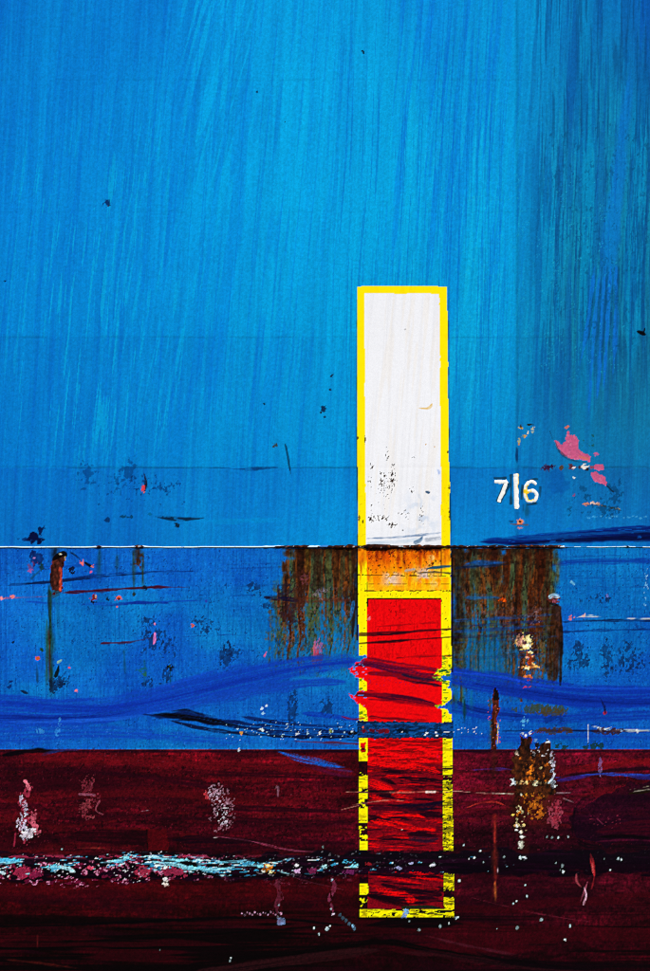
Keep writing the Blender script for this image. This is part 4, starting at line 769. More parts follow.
# white panel: brush marks, dirt, rust pips, blue rubs
n = fbm((xx + .06 * yy) / 2.2, yy / 90, 1220, 2); mk(Wm * sm(.5, .85, n) * .32, (224, 224, 228)); n = fbm((xx + .1 * yy) / 3.5, yy / 60, 1221, 2); mk(Wm * sm(.62, .8, n) * .28, (238, 228, 214))
mk(Wm * sm(520, 548, yy) * .3, (226, 232, 242))
def wspeck(x, y, rx, ry, cov, seed, col=(60, 42, 30), s=1.15):
    n = fbm(xx / s, yy / (s * 1.25), seed, 3) * (.4 + .6 * np.clip(1.2 - np.sqrt(((xx - x) / rx) ** 2 + ((yy - y) / ry) ** 2), 0, 1))
    sel = (np.abs(xx - x) < rx * 1.2) & (np.abs(yy - y) < ry * 1.2)
    t = np.quantile(n[sel], 1 - cov * .30)
    mk(Wm * sel * sm(t, t + .05, n), col)
for a in ((387, 455, 3, 9, .22), (393, 476, 5, 18, .28), (382, 482, 4, 16, .25), (371, 468, 4, 9, .18), (370, 482, 3, 10, .16), (390, 488, 8, 6, .12), (383, 517, 9, 5, .34), (371, 519, 6, 6, .26), (392, 524, 5, 4, .5), (412, 490, 4, 8, .10), (405, 515, 12, 12, .05), (385, 490, 18, 40, .025), (421, 515, 5, 20, .08), (413, 458, 3, 3, .12), (372, 505, 4, 20, .05)):
    wspeck(*a, seed=int(a[0] * 3 + a[1]))
wspeck(371, 521, 3.5, 4, .35, 1225, (24, 18, 16), 2.2); wspeck(392, 526.5, 3.4, 2.4, .6, 1226, (40, 26, 20), 2.4); wspeck(404, 530, 1.5, 2.5, .5, 1227, (50, 40, 30), 2)
mk(Wm * sm(.45, .8, fbm(xx / 7, yy / 7, 1228, 3)) * np.clip(1 - np.hypot((xx - 422) / 26, (yy - 515) / 34), 0, 1) * .55, (176, 196, 224))
BRBOX = sl
def mbrush(pts, col, a, mask_cls, seed, dry=.5, soft=.8, taper=(3, 3), fl=14, fw=1.2, edge=.8, thr=.42):
    """a smear that only touches the given painted areas"""
    global C
    keep = C.copy() if False else None
    s2, X2, Y2, d, s_, w, L = path_field(pts, 4)
    e = (fbm(s_ / 14, d / 6 + seed, seed + 5, 3) - .5) * 2 * edge
    tp = sm(0, max(taper[0], .01), s_) * (1 - sm(L - max(taper[1], .01), L, s_))
    ww = w * (.25 + .75 * tp)
    m = (1 - sm(ww - soft, ww + soft * .6, np.abs(d) + e)) * sm(0, .25, tp + .01)
    nn = fbm(s_ / fl, d / fw, seed + 77, 3)
    m = m * (1 - dry * (1 - sm(thr - .14, thr + .14, nn))) * np.isin(K[s2], mask_cls)
    mix(s2, m * a, col)
mbrush([(366, 538.5, .8), (400, 537, 1.3), (442, 532.5, 1.2)], (90, 120, 160), .75, [WHITE], 1230, .6, .7, (2, 4), 7); mbrush([(366, 543, 1.4), (395, 542, 1.8), (424, 539, 1)], (190, 210, 228), .8, [WHITE], 1231, .5)
mbrush([(413, 543, 1.4), (419, 541, 2.2), (423, 536, .8)], (60, 100, 140), .9, [WHITE], 1232, .4, .7, (2, 2), 6); mbrush([(424, 540, 2), (442, 538, 2.4)], (150, 160, 176), .7, [WHITE], 1233, .7, .8, (2, 2), 5); mbrush([(425, 491.5, .7), (428, 492.5, 1.2), (430, 492.5, .6)], (20, 60, 100), .9, [WHITE], 1234, .1, .5, (1, 1))
mbrush([(418, 408, .5), (426, 408.5, 1), (430, 407, 1.3), (432.5, 403, .6)], (226, 184, 96), .85, [WHITE], 1235, .4, .5, (2, 2), 6); mbrush([(436, 468, .8), (439, 472, 1.6), (438, 476, .8)], (100, 140, 220), .6, [WHITE], 1236, .5, .7)
for x, y in ((425.5, 444), (434, 447.5)): wspeck(x, y, 1.6, 1.6, .5, int(x), (206, 160, 70), 1.5)
mbrush([(404, 330, .3), (406, 329, .5)], (150, 150, 150), .6, [WHITE], 1237, 0, .4, (1, 1))
# border: chips, greenish dark rim of old paint, grime
mk(Bm * sm(.70, .8, fbm(xx / 6, yy / 26, 1240, 2)) * .35, (250, 214, 0)); n = fbm(xx / 1.6, yy / 1.8, 1241, 2); mk(Bm * sm(.93, .96, n) * (yy > 480) * .35, (170, 130, 10))
mk(Bm * sm(.91, .95, n) * ((yy > 600) & (yy < 660)) * .7, (90, 60, 10))
for x, y, h in ((365, 440, 4), (357.8, 438, 1.5), (447.8, 452, 1.5), (449, 487, 3), (449.5, 515, 5), (359, 519, 4), (363, 522, 2)):
    blob(x, y, .9, h, (90, 60, 10), .85, int(x + y), .5, 1.6, .3)
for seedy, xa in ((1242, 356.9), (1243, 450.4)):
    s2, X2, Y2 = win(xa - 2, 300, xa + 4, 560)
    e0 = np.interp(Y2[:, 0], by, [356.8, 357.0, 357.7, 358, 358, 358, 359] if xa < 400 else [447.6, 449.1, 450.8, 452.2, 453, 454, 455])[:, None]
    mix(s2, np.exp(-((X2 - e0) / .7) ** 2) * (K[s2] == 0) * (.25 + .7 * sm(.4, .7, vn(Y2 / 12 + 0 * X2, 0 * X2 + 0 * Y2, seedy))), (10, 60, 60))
s2, X2, Y2 = win(354, 549, 359, 640); mix(s2, np.exp(-((X2 - 357.2) / .9) ** 2) * (K[s2] == 0) * .9 + 0 * Y2, (14, 8, 6)); s2, X2, Y2 = win(449, 549, 455, 672); mix(s2, np.exp(-((X2 - 452.2) / 1.0) ** 2) * (K[s2] == 0) * .85 + 0 * Y2, (20, 10, 6))
# rusted panel: white paint washed orange
n = fbm(xx / 3.5, yy / 26, 1250, 3); n2 = fbm(xx / 1.8, yy / 2.2, 1251, 3); n3 = fbm(xx / 7, yy / 30, 1252, 2)
mk(Om, (255, 214, 10)); mk(Om * sm(.40, .62, n) * .8, (255, 146, 0)); mk(Om * (1 - sm(556, 584, yy + (n3 - .5) * 30)) * .6, (252, 112, 0), .1)
mk(Om * sm(.5, .65, n3) * (1 - sm(560, 590, yy)) * .5, (226, 76, 0), .1)
gl = sm(570, 575, yy) * (1 - sm(583, 589, yy))
mk(Om * gl * np.clip(1.2 - np.abs(xx - 392) / 12, 0, 1) * .95 * sm(.3, .45, fbm(xx / 5, yy / 5, 1253, 3)), (222, 218, 224)); mk(Om * np.clip(1.2 - np.abs(xx - 425) / 13, 0, 1) * np.clip(1.3 - np.abs(yy - 574) / 8, 0, 1) * sm(.35, .5, fbm(xx / 5, yy / 5, 1254, 3)), (198, 206, 222)); mk(Om * np.clip(1.2 - np.abs(xx - 434) / 7, 0, 1) * (yy > 555) * sm(.45, .6, fbm(xx / 4, yy / 9, 1255, 3)) * .8, (240, 226, 150))
mk(Om * (xx > 426) * sm(556, 566, yy) * sm(.5, .65, fbm(xx / 3, yy / 12, 1256, 2)) * .7, (250, 220, 60)); mk(Om * .25, (255, 120, 0)); mk(Om * sm(583, 588, yy) * .5, (250, 186, 10))
OB = Om + Bm * ((yy > 548) & (yy < 600))
for i, (x, y1, w) in enumerate(((370, 572, 2.0), (376, 566, 1.5), (383, 570, 2.2), (388, 575, 2.4), (399, 572, 2.2), (405, 576, 2.2), (412, 566, 2.4), (419, 572, 1.6), (424, 562, 2.6), (430, 558, 1.4), (438, 562, 1.6), (362, 572, 2.2), (360, 590, 1.2), (447, 560, 2.4), (444, 575, 1.2), (393, 566, 1.5))):
    yv = 548; cc = x + (vn(Y / 15, 0 * Y, 1260 + i) - .5) * 2.5
    m = np.exp(-((X - cc) / w) ** 2) * (1 - sm(yv + (y1 - yv) * .35, y1, yy)) * (.5 + .5 * fbm(xx / 1.4, yy / 8, 1280 + i, 2))
    mk(m * OB * .72, (122, 16, 4) if i % 3 else (196, 52, 2), .3)
mk(Om * sm(.68, .84, n2) * (1 - sm(562, 584, yy)) * .8, (60, 18, 8)); mk(OB * sm(.6, .75, fbm(xx / 4, yy / 7, 1257, 3)) * (1 - sm(554, 570, yy)) * .35, (130, 26, 4)); mk(OB * (1 - sm(548.5, 553, yy + (n2 - .5) * 5)) * .9, (30, 8, 8), 1)
mk(Bm * (yy > 548) * (1 - sm(560, 574, yy + (n3 - .5) * 22)) * .75, (240, 120, 4)); mk(Bm * (xx > 440) * ((yy > 577) & (yy < 590)) * np.clip(1.1 - np.abs(xx - 445) / 6, 0, 1) * .7, (250, 150, 6))
mk(OB * (np.abs(yy - 575.5 - .015 * (xx - 400)) < .55) * (pt > .42) * .8, (90, 50, 10)); mk(OB * (np.abs(yy - 584.2) < .5) * (pt > .45) * .7, (140, 80, 10)); mk(Om * (np.abs(xx - 366.8) < .8) * (yy > 582) * .9, (30, 20, 8)); mk(OB * (np.abs(yy - 590.8) < .6) * sm(.4, .55, pt) * .8, (120, 70, 10)); mk(OB * (np.abs(yy - 562) < 14) * (np.abs(xx - 441.3) < .6) * .5, (120, 60, 10))
mbrush([(424, 569, .8), (436, 567.5, 1.6), (451, 566, 1.4)], (24, 80, 100), .95, [RUSTED, BORDER], 1300, .2, .6, (4, 1), 10); mbrush([(416, 573, .8), (436, 572, 1.3), (451, 573.5, 1.5)], (80, 70, 40), .8, [RUSTED, BORDER], 1301, .5, .7, (4, 1), 8); mbrush([(404, 571, 1), (416, 569, 2)], (160, 170, 190), .7, [RUSTED], 1302, .4, .8)
mk(Bm * (np.abs(yy - 594.5) < 4.5) * sm(.90, .96, n2) * .8, (140, 90, 10))
# red panel
mk(Rm * (np.abs(yy - 598.6) < .9) * .8, (40, 4, 4)); mk(Rm * (np.abs(xx - 367.4) < .7) * ((yy > 597) & (yy < 607)) * .8, (30, 4, 4)); mk(Rm * (np.abs(xx - 441.6) < .7) * ((yy > 597) & (yy < 610)) * .7, (40, 4, 4))
n = fbm(xx / 1.8, yy / 3, 1310, 3); mk(Rm * sm(.66, .74, n) * np.clip(1.2 - np.hypot((xx - 394) / 11, (yy - 617) / 16), 0, 1) * .85, (110, 4, 6)); mk(Rm * sm(.72, .78, n) * (yy < 660) * .5, (170, 2, 6)); n = fbm(xx / 1.4, yy / 30, 1311, 2); mk(Rm * sm(.6, .75, n) * (yy < 660) * .4, (204, 0, 8))
mbrush([(357, 634.5, 1.4), (395, 633, 1.9), (425, 630.5, 1.6), (452, 629, .9)], (36, 4, 16), .92, [REDP, BORDER], 1312, .3, .8, (1, 2), 16); mbrush([(357, 643.5, 1.3), (390, 641.5, 1.6), (420, 639, 1.1), (452, 637, .7)], (36, 4, 12), .9, [REDP, BORDER], 1313, .35, .8, (1, 2), 14); mbrush([(395, 658, .7), (425, 656, 1), (452, 656, .8)], (120, 4, 12), .8, [REDP, BORDER], 1314, .5, .7, (4, 2)); mbrush([(372, 627, .8), (400, 625, .8), (442, 622, .6)], (150, 2, 10), .7, [REDP], 1315, .6, .6)
PUR = (70, 6, 40)
for i, (pts, c, a, d) in enumerate((
    ([(358, 657, 2.4), (375, 662, 4), (400, 666, 4), (425, 668, 2.6), (442, 671, 2)], (104, 4, 30), .85, .5), ([(352, 666, 1.6), (368, 664, 3), (390, 668, 4), (415, 673, 3), (441, 678, 2.4)], (60, 6, 44), .92, .4), ([(366, 673, 2), (390, 674, 3.4), (420, 678, 3), (443, 682, 2)], (96, 3, 24), .8, .5), ([(396, 678, 1), (415, 682, 1.6), (430, 684, 1.6), (445, 687, 1)], (20, 6, 26), .92, .3), ([(400, 674, 1), (420, 678.5, 1.8), (436, 681, 1.6)], (20, 16, 44), .85, .4),
    ([(346, 693.4, 1.2), (366, 694.6, 2.6), (390, 696.5, 3.2), (415, 700, 2.8), (440, 706, 1.4)], (56, 3, 30), .94, .3), ([(366, 699, 1), (395, 701, 1.8), (425, 705, 1.6), (443, 708, .8)], (110, 2, 22), .8, .5), ([(358, 688, .7), (372, 691, 1), (390, 692, .8)], (90, 2, 24), .7, .5), ([(352, 669, .8), (360, 664, 1.2), (366, 658, 1)], (90, 40, 110), .7, .5), ([(368, 717, 1.6), (395, 719, 1.8), (430, 720.5, 1.2)], (90, 4, 18), .8, .6), ([(368, 711, .6), (400, 713, .8), (430, 716, .6)], (170, 2, 10), .6, .6))):
    mbrush(pts, c, a, [REDP], 1320 + i, d, 1.0, (4, 8), 30, 1.2, 1.0)
n = fbm(xx / 2, yy / 1.5, 1335, 2); mk(Rm * sm(.84, .92, n) * ((yy > 660) & (yy < 686)) * .35, (90, 20, 90))
# lower red: mostly rubbed to dark, the red survives in lens-shaped streaks
gx = xx; gy = yy - (xx - 360) * .055
n = fbm(gx / 40, gy / 3.6, 1340, 4); nf = fbm(gx / 14, gy / 1.2, 1341, 3)
thr = np.interp(Y[:, 0], [739, 762, 770, 800, 850, 880, 916], [.12, .22, .76, .80, .80, .86, .88])[:, None]
drk = 1 - sm(thr - .14, thr + .12, n + (nf - .5) * .35)
mk(Rm * (yy > 738) * drk * .85, (92, 4, 20)); mk(Rm * (yy > 738) * drk * sm(.48, .74, fbm(gx / 30, gy / 2.6, 1342, 4)) * .85, (16, 2, 14)); mk(Rm * ((yy > 738) & (yy < 772)) * sm(.52, .66, nf) * .65, (120, 4, 8)); mk(Rm * (yy > 765) * (1 - drk) * sm(.5, .7, nf) * .5, (120, 2, 6))
RED2 = (236, 6, 8)
for i, (pts, a) in enumerate((([(366, 761, 2), (395, 765, 2.2), (425, 769, 2.6), (443, 773, 1.6)], .95), ([(366, 782, 3), (378, 785, 4), (392, 789, 2), (400, 791, .8)], .95), ([(366, 795, .8), (376, 797, 1.6), (385, 799, .8)], .85), ([(390, 795, .8), (405, 796.5, 1.6), (416, 797, .8)], .8), ([(372, 816, .8), (395, 815, 2), (415, 816, 2.2), (428, 818, .8)], .92), ([(367, 820, 1.4), (390, 824, 2.4), (415, 828, 3), (438, 830, 2)], .95), ([(367, 845, 2), (374, 845.5, 2), (382, 846, .8)], .9), ([(374, 888, .8), (390, 892, 2.4), (405, 893, 2), (412, 896, 1)], .92), ([(404, 899, 3), (413, 900, 4), (421, 901, 2.4)], .85), ([(374, 876, .8), (400, 880, 1.4), (430, 885, 1.2)], .65), ([(415, 876, 1), (425, 878, 1.6), (432, 879, .8)], .6), ([(370, 838, 1), (400, 836, 2), (430, 840, 1.4)], .4), ([(368, 754, 2), (400, 752, 3), (440, 754, 3)], .5), ([(410, 888, .8), (430, 889, 1.2), (442, 890, .8)], .45))):
    mbrush(pts, RED2, a, [REDP], 1350 + i, .7, 1.3, (6, 12), 18, .75, 2.0, .46)
for i, (pts, c, a) in enumerate((([(380, 778, 1), (390, 782, 2.2), (397, 785, 1)], (10, 2, 12), .95), ([(398, 780, .8), (405, 781, 1.4)], (10, 2, 12), .85), ([(366, 791, .8), (385, 792, 1.4), (400, 790, .8)], (16, 2, 12), .9), ([(396, 806, 2), (420, 807, 4), (442, 804, 3.4), (450, 803, 2)], (14, 6, 26), .95), ([(370, 808, 2), (395, 809, 2.4), (420, 811, 2)], (46, 3, 20), .85), ([(408, 838, 2), (425, 840, 3), (440, 838, 2)], (40, 14, 36), .8), ([(367, 895, 2), (385, 900, 3), (410, 906, 2)], (16, 2, 10), .9), ([(380, 884, 2), (410, 890, 2.4), (443, 895, 3)], (22, 2, 14), .85), ([(374, 740.5, .8), (400, 741.5, 1.2), (440, 742, .8)], (100, 4, 10), .8), ([(437, 754, 1.4), (438, 759, 1.6)], (60, 20, 110), .7), ([(374, 751, 1), (375, 759, 2)], (150, 4, 16), .7), ([(400, 908, 1.5), (425, 907, 2), (444, 909, 1.5)], (10, 40, 20), .8))):
    mbrush(pts, c, a, [REDP], 1370 + i, .35, 1, (4, 5), 22, 1.1)
mk(Rm * ((yy > 738) & (yy < 762)) * sm(.62, .75, fbm(gx / 12, gy / 1.6, 1390, 3)) * .7, (110, 4, 8))
# dark grime across broken yellow below the waterline
n = fbm(xx / 5, yy / 1.5, 1391, 3); mk(Bm * (yy > 739) * (yy < 922) * (.25 + .75 * (xx > 440)) * sm(.70, .80, n) * .75, (60, 50, 4)); mk(Bm * (yy > 780) * (xx > 440) * .35, (170, 160, 10)); mk(Bm * (yy > 780) * (xx > 440) * sm(.45, .6, n) * .7, (96, 90, 10)); mk(Bm * (yy > 740) * sm(.62, .8, fbm(xx / 12, yy / 2, 1393, 3)) * .5, (150, 130, 6)); mk(Bm * (yy > 655) * (yy < 720) * sm(.66, .74, n) * .7, (60, 110, 20)); mk(Bm * (yy > 900) * sm(.48, .6, n) * .55, (120, 112, 6))
mk(Bm * (yy > 668) * (yy < 684) * (xx > 432) * sm(.48, .58, fbm(xx / 4, yy / 1.3, 1392, 2)) * .8, (10, 90, 40))
# the rubbed teal band
sb, Xb, Yb = win(358, 721, 453, 739.5)
kb = K[sb] == 0
n = fbm(Xb / 20 + 0 * Yb, Yb / 2 + 0 * Xb, 1395, 3)
mix(sb, kb * 1.0, (10, 70, 138)); mix(sb, kb * sm(.5, .66, n) * .7, (6, 40, 84)); mix(sb, kb * sm(.34, .24, n) * .7, (16, 84, 140)); mix(sb, kb * sm(.5, .66, fbm(Xb / 4 + 0 * Yb, Yb / 1.8 + 0 * Xb, 1396, 3)) * .55, (4, 18, 36)); mix(sb, kb * (np.abs(Yb - 722.3) < .9) * .7 + 0 * Xb * kb, (6, 14, 24)); mix(sb, kb * (np.abs(Yb - 738) < .9) * .7 + 0 * Xb * kb, (6, 14, 24))
for i, (x, y, rx, ry, c) in enumerate(((353, 733, 5, 3, (6, 8, 14)), (352, 732, 2, 1.4, (170, 190, 200)), (364, 731, 4, 1.8, (90, 6, 24)), (372, 730, 3, 2, (80, 6, 20)), (382, 731, 6, 2.8, (90, 10, 26)), (387, 731, 2, 2.4, (110, 10, 20)), (363, 727, 1.2, 1, (180, 90, 60)), (402, 731, 6, 2.4, (4, 18, 34)), (398, 730, 3, 1.2, (4, 14, 24)), (402, 732, .9, .9, (235, 240, 240)), (427, 733, 2, 1.2, (200, 220, 225)), (425, 735, 1, 1, (200, 220, 225)), (437, 735.5, 2, .8, (190, 210, 215)), (436, 732.5, 1.8, .7, (190, 210, 215)), (446, 732, 3, .6, (225, 235, 235)), (440, 728, .6, 6, (6, 30, 60)), (425, 729, .6, 6, (6, 40, 70)))):
    blob(x, y, rx, ry, c, .92, 1400 + i, .5, 1.8, .3)
brush([(340, 716, .8), (352, 719, 1.4), (366, 718, 1.4)], (120, 8, 30), .8, 1420, .4, .8, (6, 4), fl=10)
blob(406, 912, 2.6, 4, (110, 160, 200), .95, 1421, .7, 2, .3, rel=.8); blob(404, 916, 2, 3, (120, 150, 200), .95, 1422, .7, 2, .3, rel=.8); blob(403, 911, 1, 1, (20, 20, 60), .9, 1423)
blob(402, 829.6, 1, .8, (240, 190, 180), .9, 1424); blob(369, 618, 1.4, 2, (225, 160, 160), .6, 1425, .9, 1.5)
for pts in ([(345, 792.2, .4), (400, 792.4, .5), (430, 791.6, .6), (450, 792, .5)], [(352, 805, .4), (375, 801.5, .5), (392, 800, .7), (407, 801.5, .4)]): brush(pts, (190, 120, 100), .55, 1426, .6, .3, (3, 4), fl=8, edge=.3)
brush([(425, 792, .5), (436, 792, .9)], (235, 210, 200), .9, 1427, .2, .4, (1, 1))
# grit right at the mark's foot
mix(sl, np.exp(-((yy - 918.5) / 1.2) ** 2) * ((xx > 358) & (xx < 456)) * (k == 0) * .8, (3, 0, 2))

# ---- fine grit and grain everywhere
sl, X, Y = win(*ALL)
g = np.random.default_rng(5).random((H_, W_), dtype=np.float32) - .5
g2 = fbm(X / 1.8 + 0 * Y, Y / 1.8 + 0 * X, 1500, 2) - .5
contrast = .10 + .02 * sm(540, 560, Y) + .18 * sm(745, 755, Y) + 0 * X
wf = 1 - .85 * np.isin(K, (WHITE, BORDER))
mul(sl, 1 + (g * .55 + g2 * .7) * contrast * wf * 1.3)
REL += (g2 * .16 + g * .05) * (1 + 1.5 * RUST)
REL += (fbm((X + .4 * Y) / 4 + 0 * Y, (Y - .3 * X) / 3.2, 1507, 2) - .5) * .45 * (1 - .7 * np.isin(K, (WHITE, BORDER)))
REL += (fbm(X / 3 + 0 * Y, Y / 30 + 0 * X, 1501, 2) - .5) * .35 * (1 - sm(500, 560, Y))
REL += (fbm(X / 25 + 0 * Y, Y / 1.6 + 0 * X, 1502, 2) - .5) * .30 * sm(640, 700, Y)
REL += RUST * (fbm(X / 2.2 + 0 * Y, Y / 2.2 + 0 * X, 1503, 3) - .5) * 1.6
REL += (fbm(X / 190 + 0 * Y, Y / 120 + 0 * X, 1504, 2) - .5) * 9.0          # plates are never quite flat

mt = fbm(X / 2.4 + 0 * Y, Y / 3.2 + 0 * X, 1505, 3) - .5; mt2 = fbm(X / 7 + 0 * Y, Y / 9 + 0 * X, 1506, 2) - .5
C *= (1 + np.clip(RUST, 0, 1) * (K != 13) * (mt * 1.1 + mt2 * .6))[..., None]
def blur(A, r):
    for ax in (0, 1):
        B = A * .4
        for o, w in ((r, .2), (-r, .2), (2 * r, .1), (-2 * r, .1)): B = B + np.roll(A, o, ax) * w
        A = B
    return A
C = np.clip(C, 0, 255)
C += (C - blur(C, 1)) * (.35 + .45 * sm(540, 560, Y) + 0 * X)[..., None]       # crisp flake and brush edges
C = np.clip(C, 0, 255) / 255.0
LIN = np.where(C <= .04045, C / 12.92, ((C + .055) / 1.055) ** 2.4) * ALBEDO_GAIN
LIN = np.clip(LIN, 0.0006, .95).astype(np.float32)

# ------------------------------------------------------------------ materials
def paint_material(name, rough, spec, bump, grain):
    m = bpy.data.materials.new(name)
    m.use_nodes = True
    nt = m.node_tree; N = nt.nodes; L = nt.links
    b = N['Principled BSDF']
    at = N.new('ShaderNodeAttribute'); at.attribute_name = 'pigment'
    tc = N.new('ShaderNodeTexCoord')
    mp = N.new('ShaderNodeMapping'); mp.inputs['Scale'].default_value = (1, 1, .45)
    L.new(tc.outputs['Object'], mp.inputs['Vector'])
    n1 = N.new('ShaderNodeTexNoise'); n1.inputs['Scale'].default_value = 240; n1.inputs['Detail'].default_value = 4; n1.inputs['Roughness'].default_value = .65
    n2 = N.new('ShaderNodeTexNoise'); n2.inputs['Scale'].default_value = 60; n2.inputs['Detail'].default_value = 6; n2.inputs['Roughness'].default_value = .6
    L.new(mp.outputs['Vector'], n1.inputs['Vector']); L.new(mp.outputs['Vector'], n2.inputs['Vector'])
    mr = N.new('ShaderNodeMapRange'); mr.inputs['From Min'].default_value = .25; mr.inputs['From Max'].default_value = .75
    mr.inputs['To Min'].default_value = 1 - grain; mr.inputs['To Max'].default_value = 1 + grain
    L.new(n1.outputs['Fac'], mr.inputs['Value'])
    mx = N.new('ShaderNodeVectorMath'); mx.operation = 'SCALE'
    L.new(at.outputs['Color'], mx.inputs[0]); L.new(mr.outputs['Result'], mx.inputs['Scale'])
    L.new(mx.outputs['Vector'], b.inputs['Base Color'])
    r = N.new('ShaderNodeMapRange'); r.inputs['To Min'].default_value = rough; r.inputs['To Max'].default_value = .95
    L.new(at.outputs['Alpha'], r.inputs['Value'])
    ad = N.new('ShaderNodeMath'); ad.operation = 'MULTIPLY_ADD'; ad.inputs[1].default_value = .16
    sb = N.new('ShaderNodeMath'); sb.operation = 'SUBTRACT'; sb.inputs[1].default_value = .08
    L.new(n2.outputs['Fac'], ad.inputs[0]); L.new(r.outputs['Result'], ad.inputs[2]); L.new(ad.outputs[0], sb.inputs[0]); L.new(sb.outputs[0], b.inputs['Roughness'])
    b.inputs['Specular IOR Level'].default_value = spec
    bp = N.new('ShaderNodeBump'); bp.inputs['Strength'].default_value = bump; bp.inputs['Distance'].default_value = .0012
    L.new(n1.outputs['Fac'], bp.inputs['Height']); L.new(bp.outputs['Normal'], b.inputs['Normal'])
    return m
MAT_TOP = paint_material('weathered_blue_topside_paint', .55, .03, .30, .05)
MAT_BOT = paint_material('worn_red_antifouling', .60, .03, .40, .10)
MAT_MARK = paint_material('hand_brushed_marking_paint', .55, .03, .25, .025)
MAT_RUST = paint_material('scaling_rust', .85, .08, .60, .10)
MAT_PRIMER = paint_material('bare_pink_primer', .75, .06, .40, .06)

# ------------------------------------------------------------------ objects
def link(o, parent=None):
    COL.objects.link(o)
    if parent is not None: o.parent = parent
    return o

def mesh_object(name, V, F, rgba, mat, parent, smooth=True):
    me = bpy.data.meshes.new(name)
    me.vertices.add(len(V)); me.vertices.foreach_set('co', np.ascontiguousarray(V, np.float32).ravel())
    me.loops.add(F.size); me.loops.foreach_set('vertex_index', np.ascontiguousarray(F, np.int32).ravel())
    me.polygons.add(len(F)); me.polygons.foreach_set('loop_start', np.arange(0, F.size, 4, dtype=np.int32))
    me.update(calc_edges=True)
    a = me.attributes.new('pigment', 'FLOAT_COLOR', 'POINT')
    a.data.foreach_set('color', np.ascontiguousarray(rgba, np.float32).ravel())
    if smooth: me.polygons.foreach_set('use_smooth', np.ones(len(F), bool))
    me.materials.append(mat)
    me.update()
    return link(bpy.data.objects.new(name, me), parent)

hull = bpy.data.objects.new('ship_hull', None)
hull.empty_display_size = .5
link(hull)
hull.location = (0, 0, 0)
hull['label'] = 'weathered blue ship side with dark red bottom, rusty weld seam and painted yellow mark'
hull['category'] = 'ship'

# sheet of surface points: one per survey sample in view, sparser past the frame
def picks(lo, hi, e0, n, stride):
    a, b = int((lo - e0) * S), int((hi - e0) * S)
    idx = list(range(0, a, stride)) + list(range(a, b)) + list(range(b, n, stride))
    if idx[-1] != n - 1: idx.append(n - 1)
    return np.asarray(idx)
ci = picks(-6, 656, EX0, W_, 5); ri = picks(-6, 977, EY0, H_, 5)
PXc = GX[0, ci]; PYr = GY[ri, 0]
RELp = REL[np.ix_(ri, ci)]; LINp = LIN[np.ix_(ri, ci)]; RUp = RUST[np.ix_(ri, ci)]
nr, nc = len(ri), len(ci)
VX = np.broadcast_to(wx(PXc)[None, :], (nr, nc)); VZ = np.broadcast_to(wz(PYr)[:, None], (nr, nc)); VY = -RELp * .001
ALLV = np.stack([VX, VY, VZ], -1).reshape(-1, 3)
ALLC = np.concatenate([LINp, RUp[..., None]], -1).reshape(-1, 4)
q = np.arange(nr * nc).reshape(nr, nc)
QUADS = np.stack([q[1:, :-1], q[1:, 1:], q[:-1, 1:], q[:-1, :-1]], -1).reshape(-1, 4)       # front faces the camera (-y)
Kc = K[np.ix_(ri[:-1], ci[:-1])].copy()
xc = PXc[:-1][None, :] + 0 * PYr[:-1][:, None]; yc2 = PYr[:-1][:, None] + 0 * PXc[:-1][None, :]

def cells(sel, name, mat, parent, back=None):
    F = QUADS[sel.ravel()]
    if not len(F): return None
    used, inv = np.unique(F.ravel(), return_inverse=True)
    V = ALLV[used]; R = ALLC[used]; F = inv.reshape(-1, 4)
    if back is not None:                                  # give the plate its steel: a slab behind the painted face
        x0, x1, y0, y1 = back
        f, t = .010, .026
        B = np.array([(x0, f, y1), (x1, f, y1), (x1, f, y0), (x0, f, y0), (x0, t, y1), (x1, t, y1), (x1, t, y0), (x0, t, y0)], np.float32)
        o = len(V)
        FB = np.array([(0, 1, 2, 3), (5, 4, 7, 6), (4, 0, 3, 7), (1, 5, 6, 2), (3, 2, 6, 7), (4, 5, 1, 0)]) + o
        V = np.vstack([V, B]); F = np.vstack([F, FB]); R = np.vstack([R, np.tile(np.array([.05, .03, .02, 1], np.float32), (8, 1))])
    return mesh_object(name, V, F, R, mat, parent)

# hull plates: strakes between the butts, split at the vertical joint
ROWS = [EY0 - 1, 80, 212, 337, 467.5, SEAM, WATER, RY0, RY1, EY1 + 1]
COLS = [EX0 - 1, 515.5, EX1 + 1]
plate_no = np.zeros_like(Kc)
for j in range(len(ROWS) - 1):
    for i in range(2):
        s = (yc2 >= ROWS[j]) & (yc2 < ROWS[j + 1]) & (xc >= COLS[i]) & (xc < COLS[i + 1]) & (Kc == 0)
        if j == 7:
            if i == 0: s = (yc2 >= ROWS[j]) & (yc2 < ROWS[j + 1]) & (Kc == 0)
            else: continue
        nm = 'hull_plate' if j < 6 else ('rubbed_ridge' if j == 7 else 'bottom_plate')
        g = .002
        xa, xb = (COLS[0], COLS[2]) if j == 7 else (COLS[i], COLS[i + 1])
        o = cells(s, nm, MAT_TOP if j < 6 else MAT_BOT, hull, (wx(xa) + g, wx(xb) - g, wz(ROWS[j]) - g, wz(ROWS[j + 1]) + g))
        if j == 7: o['label'] = 'black scraped ridge with flaked cyan and magenta paint'

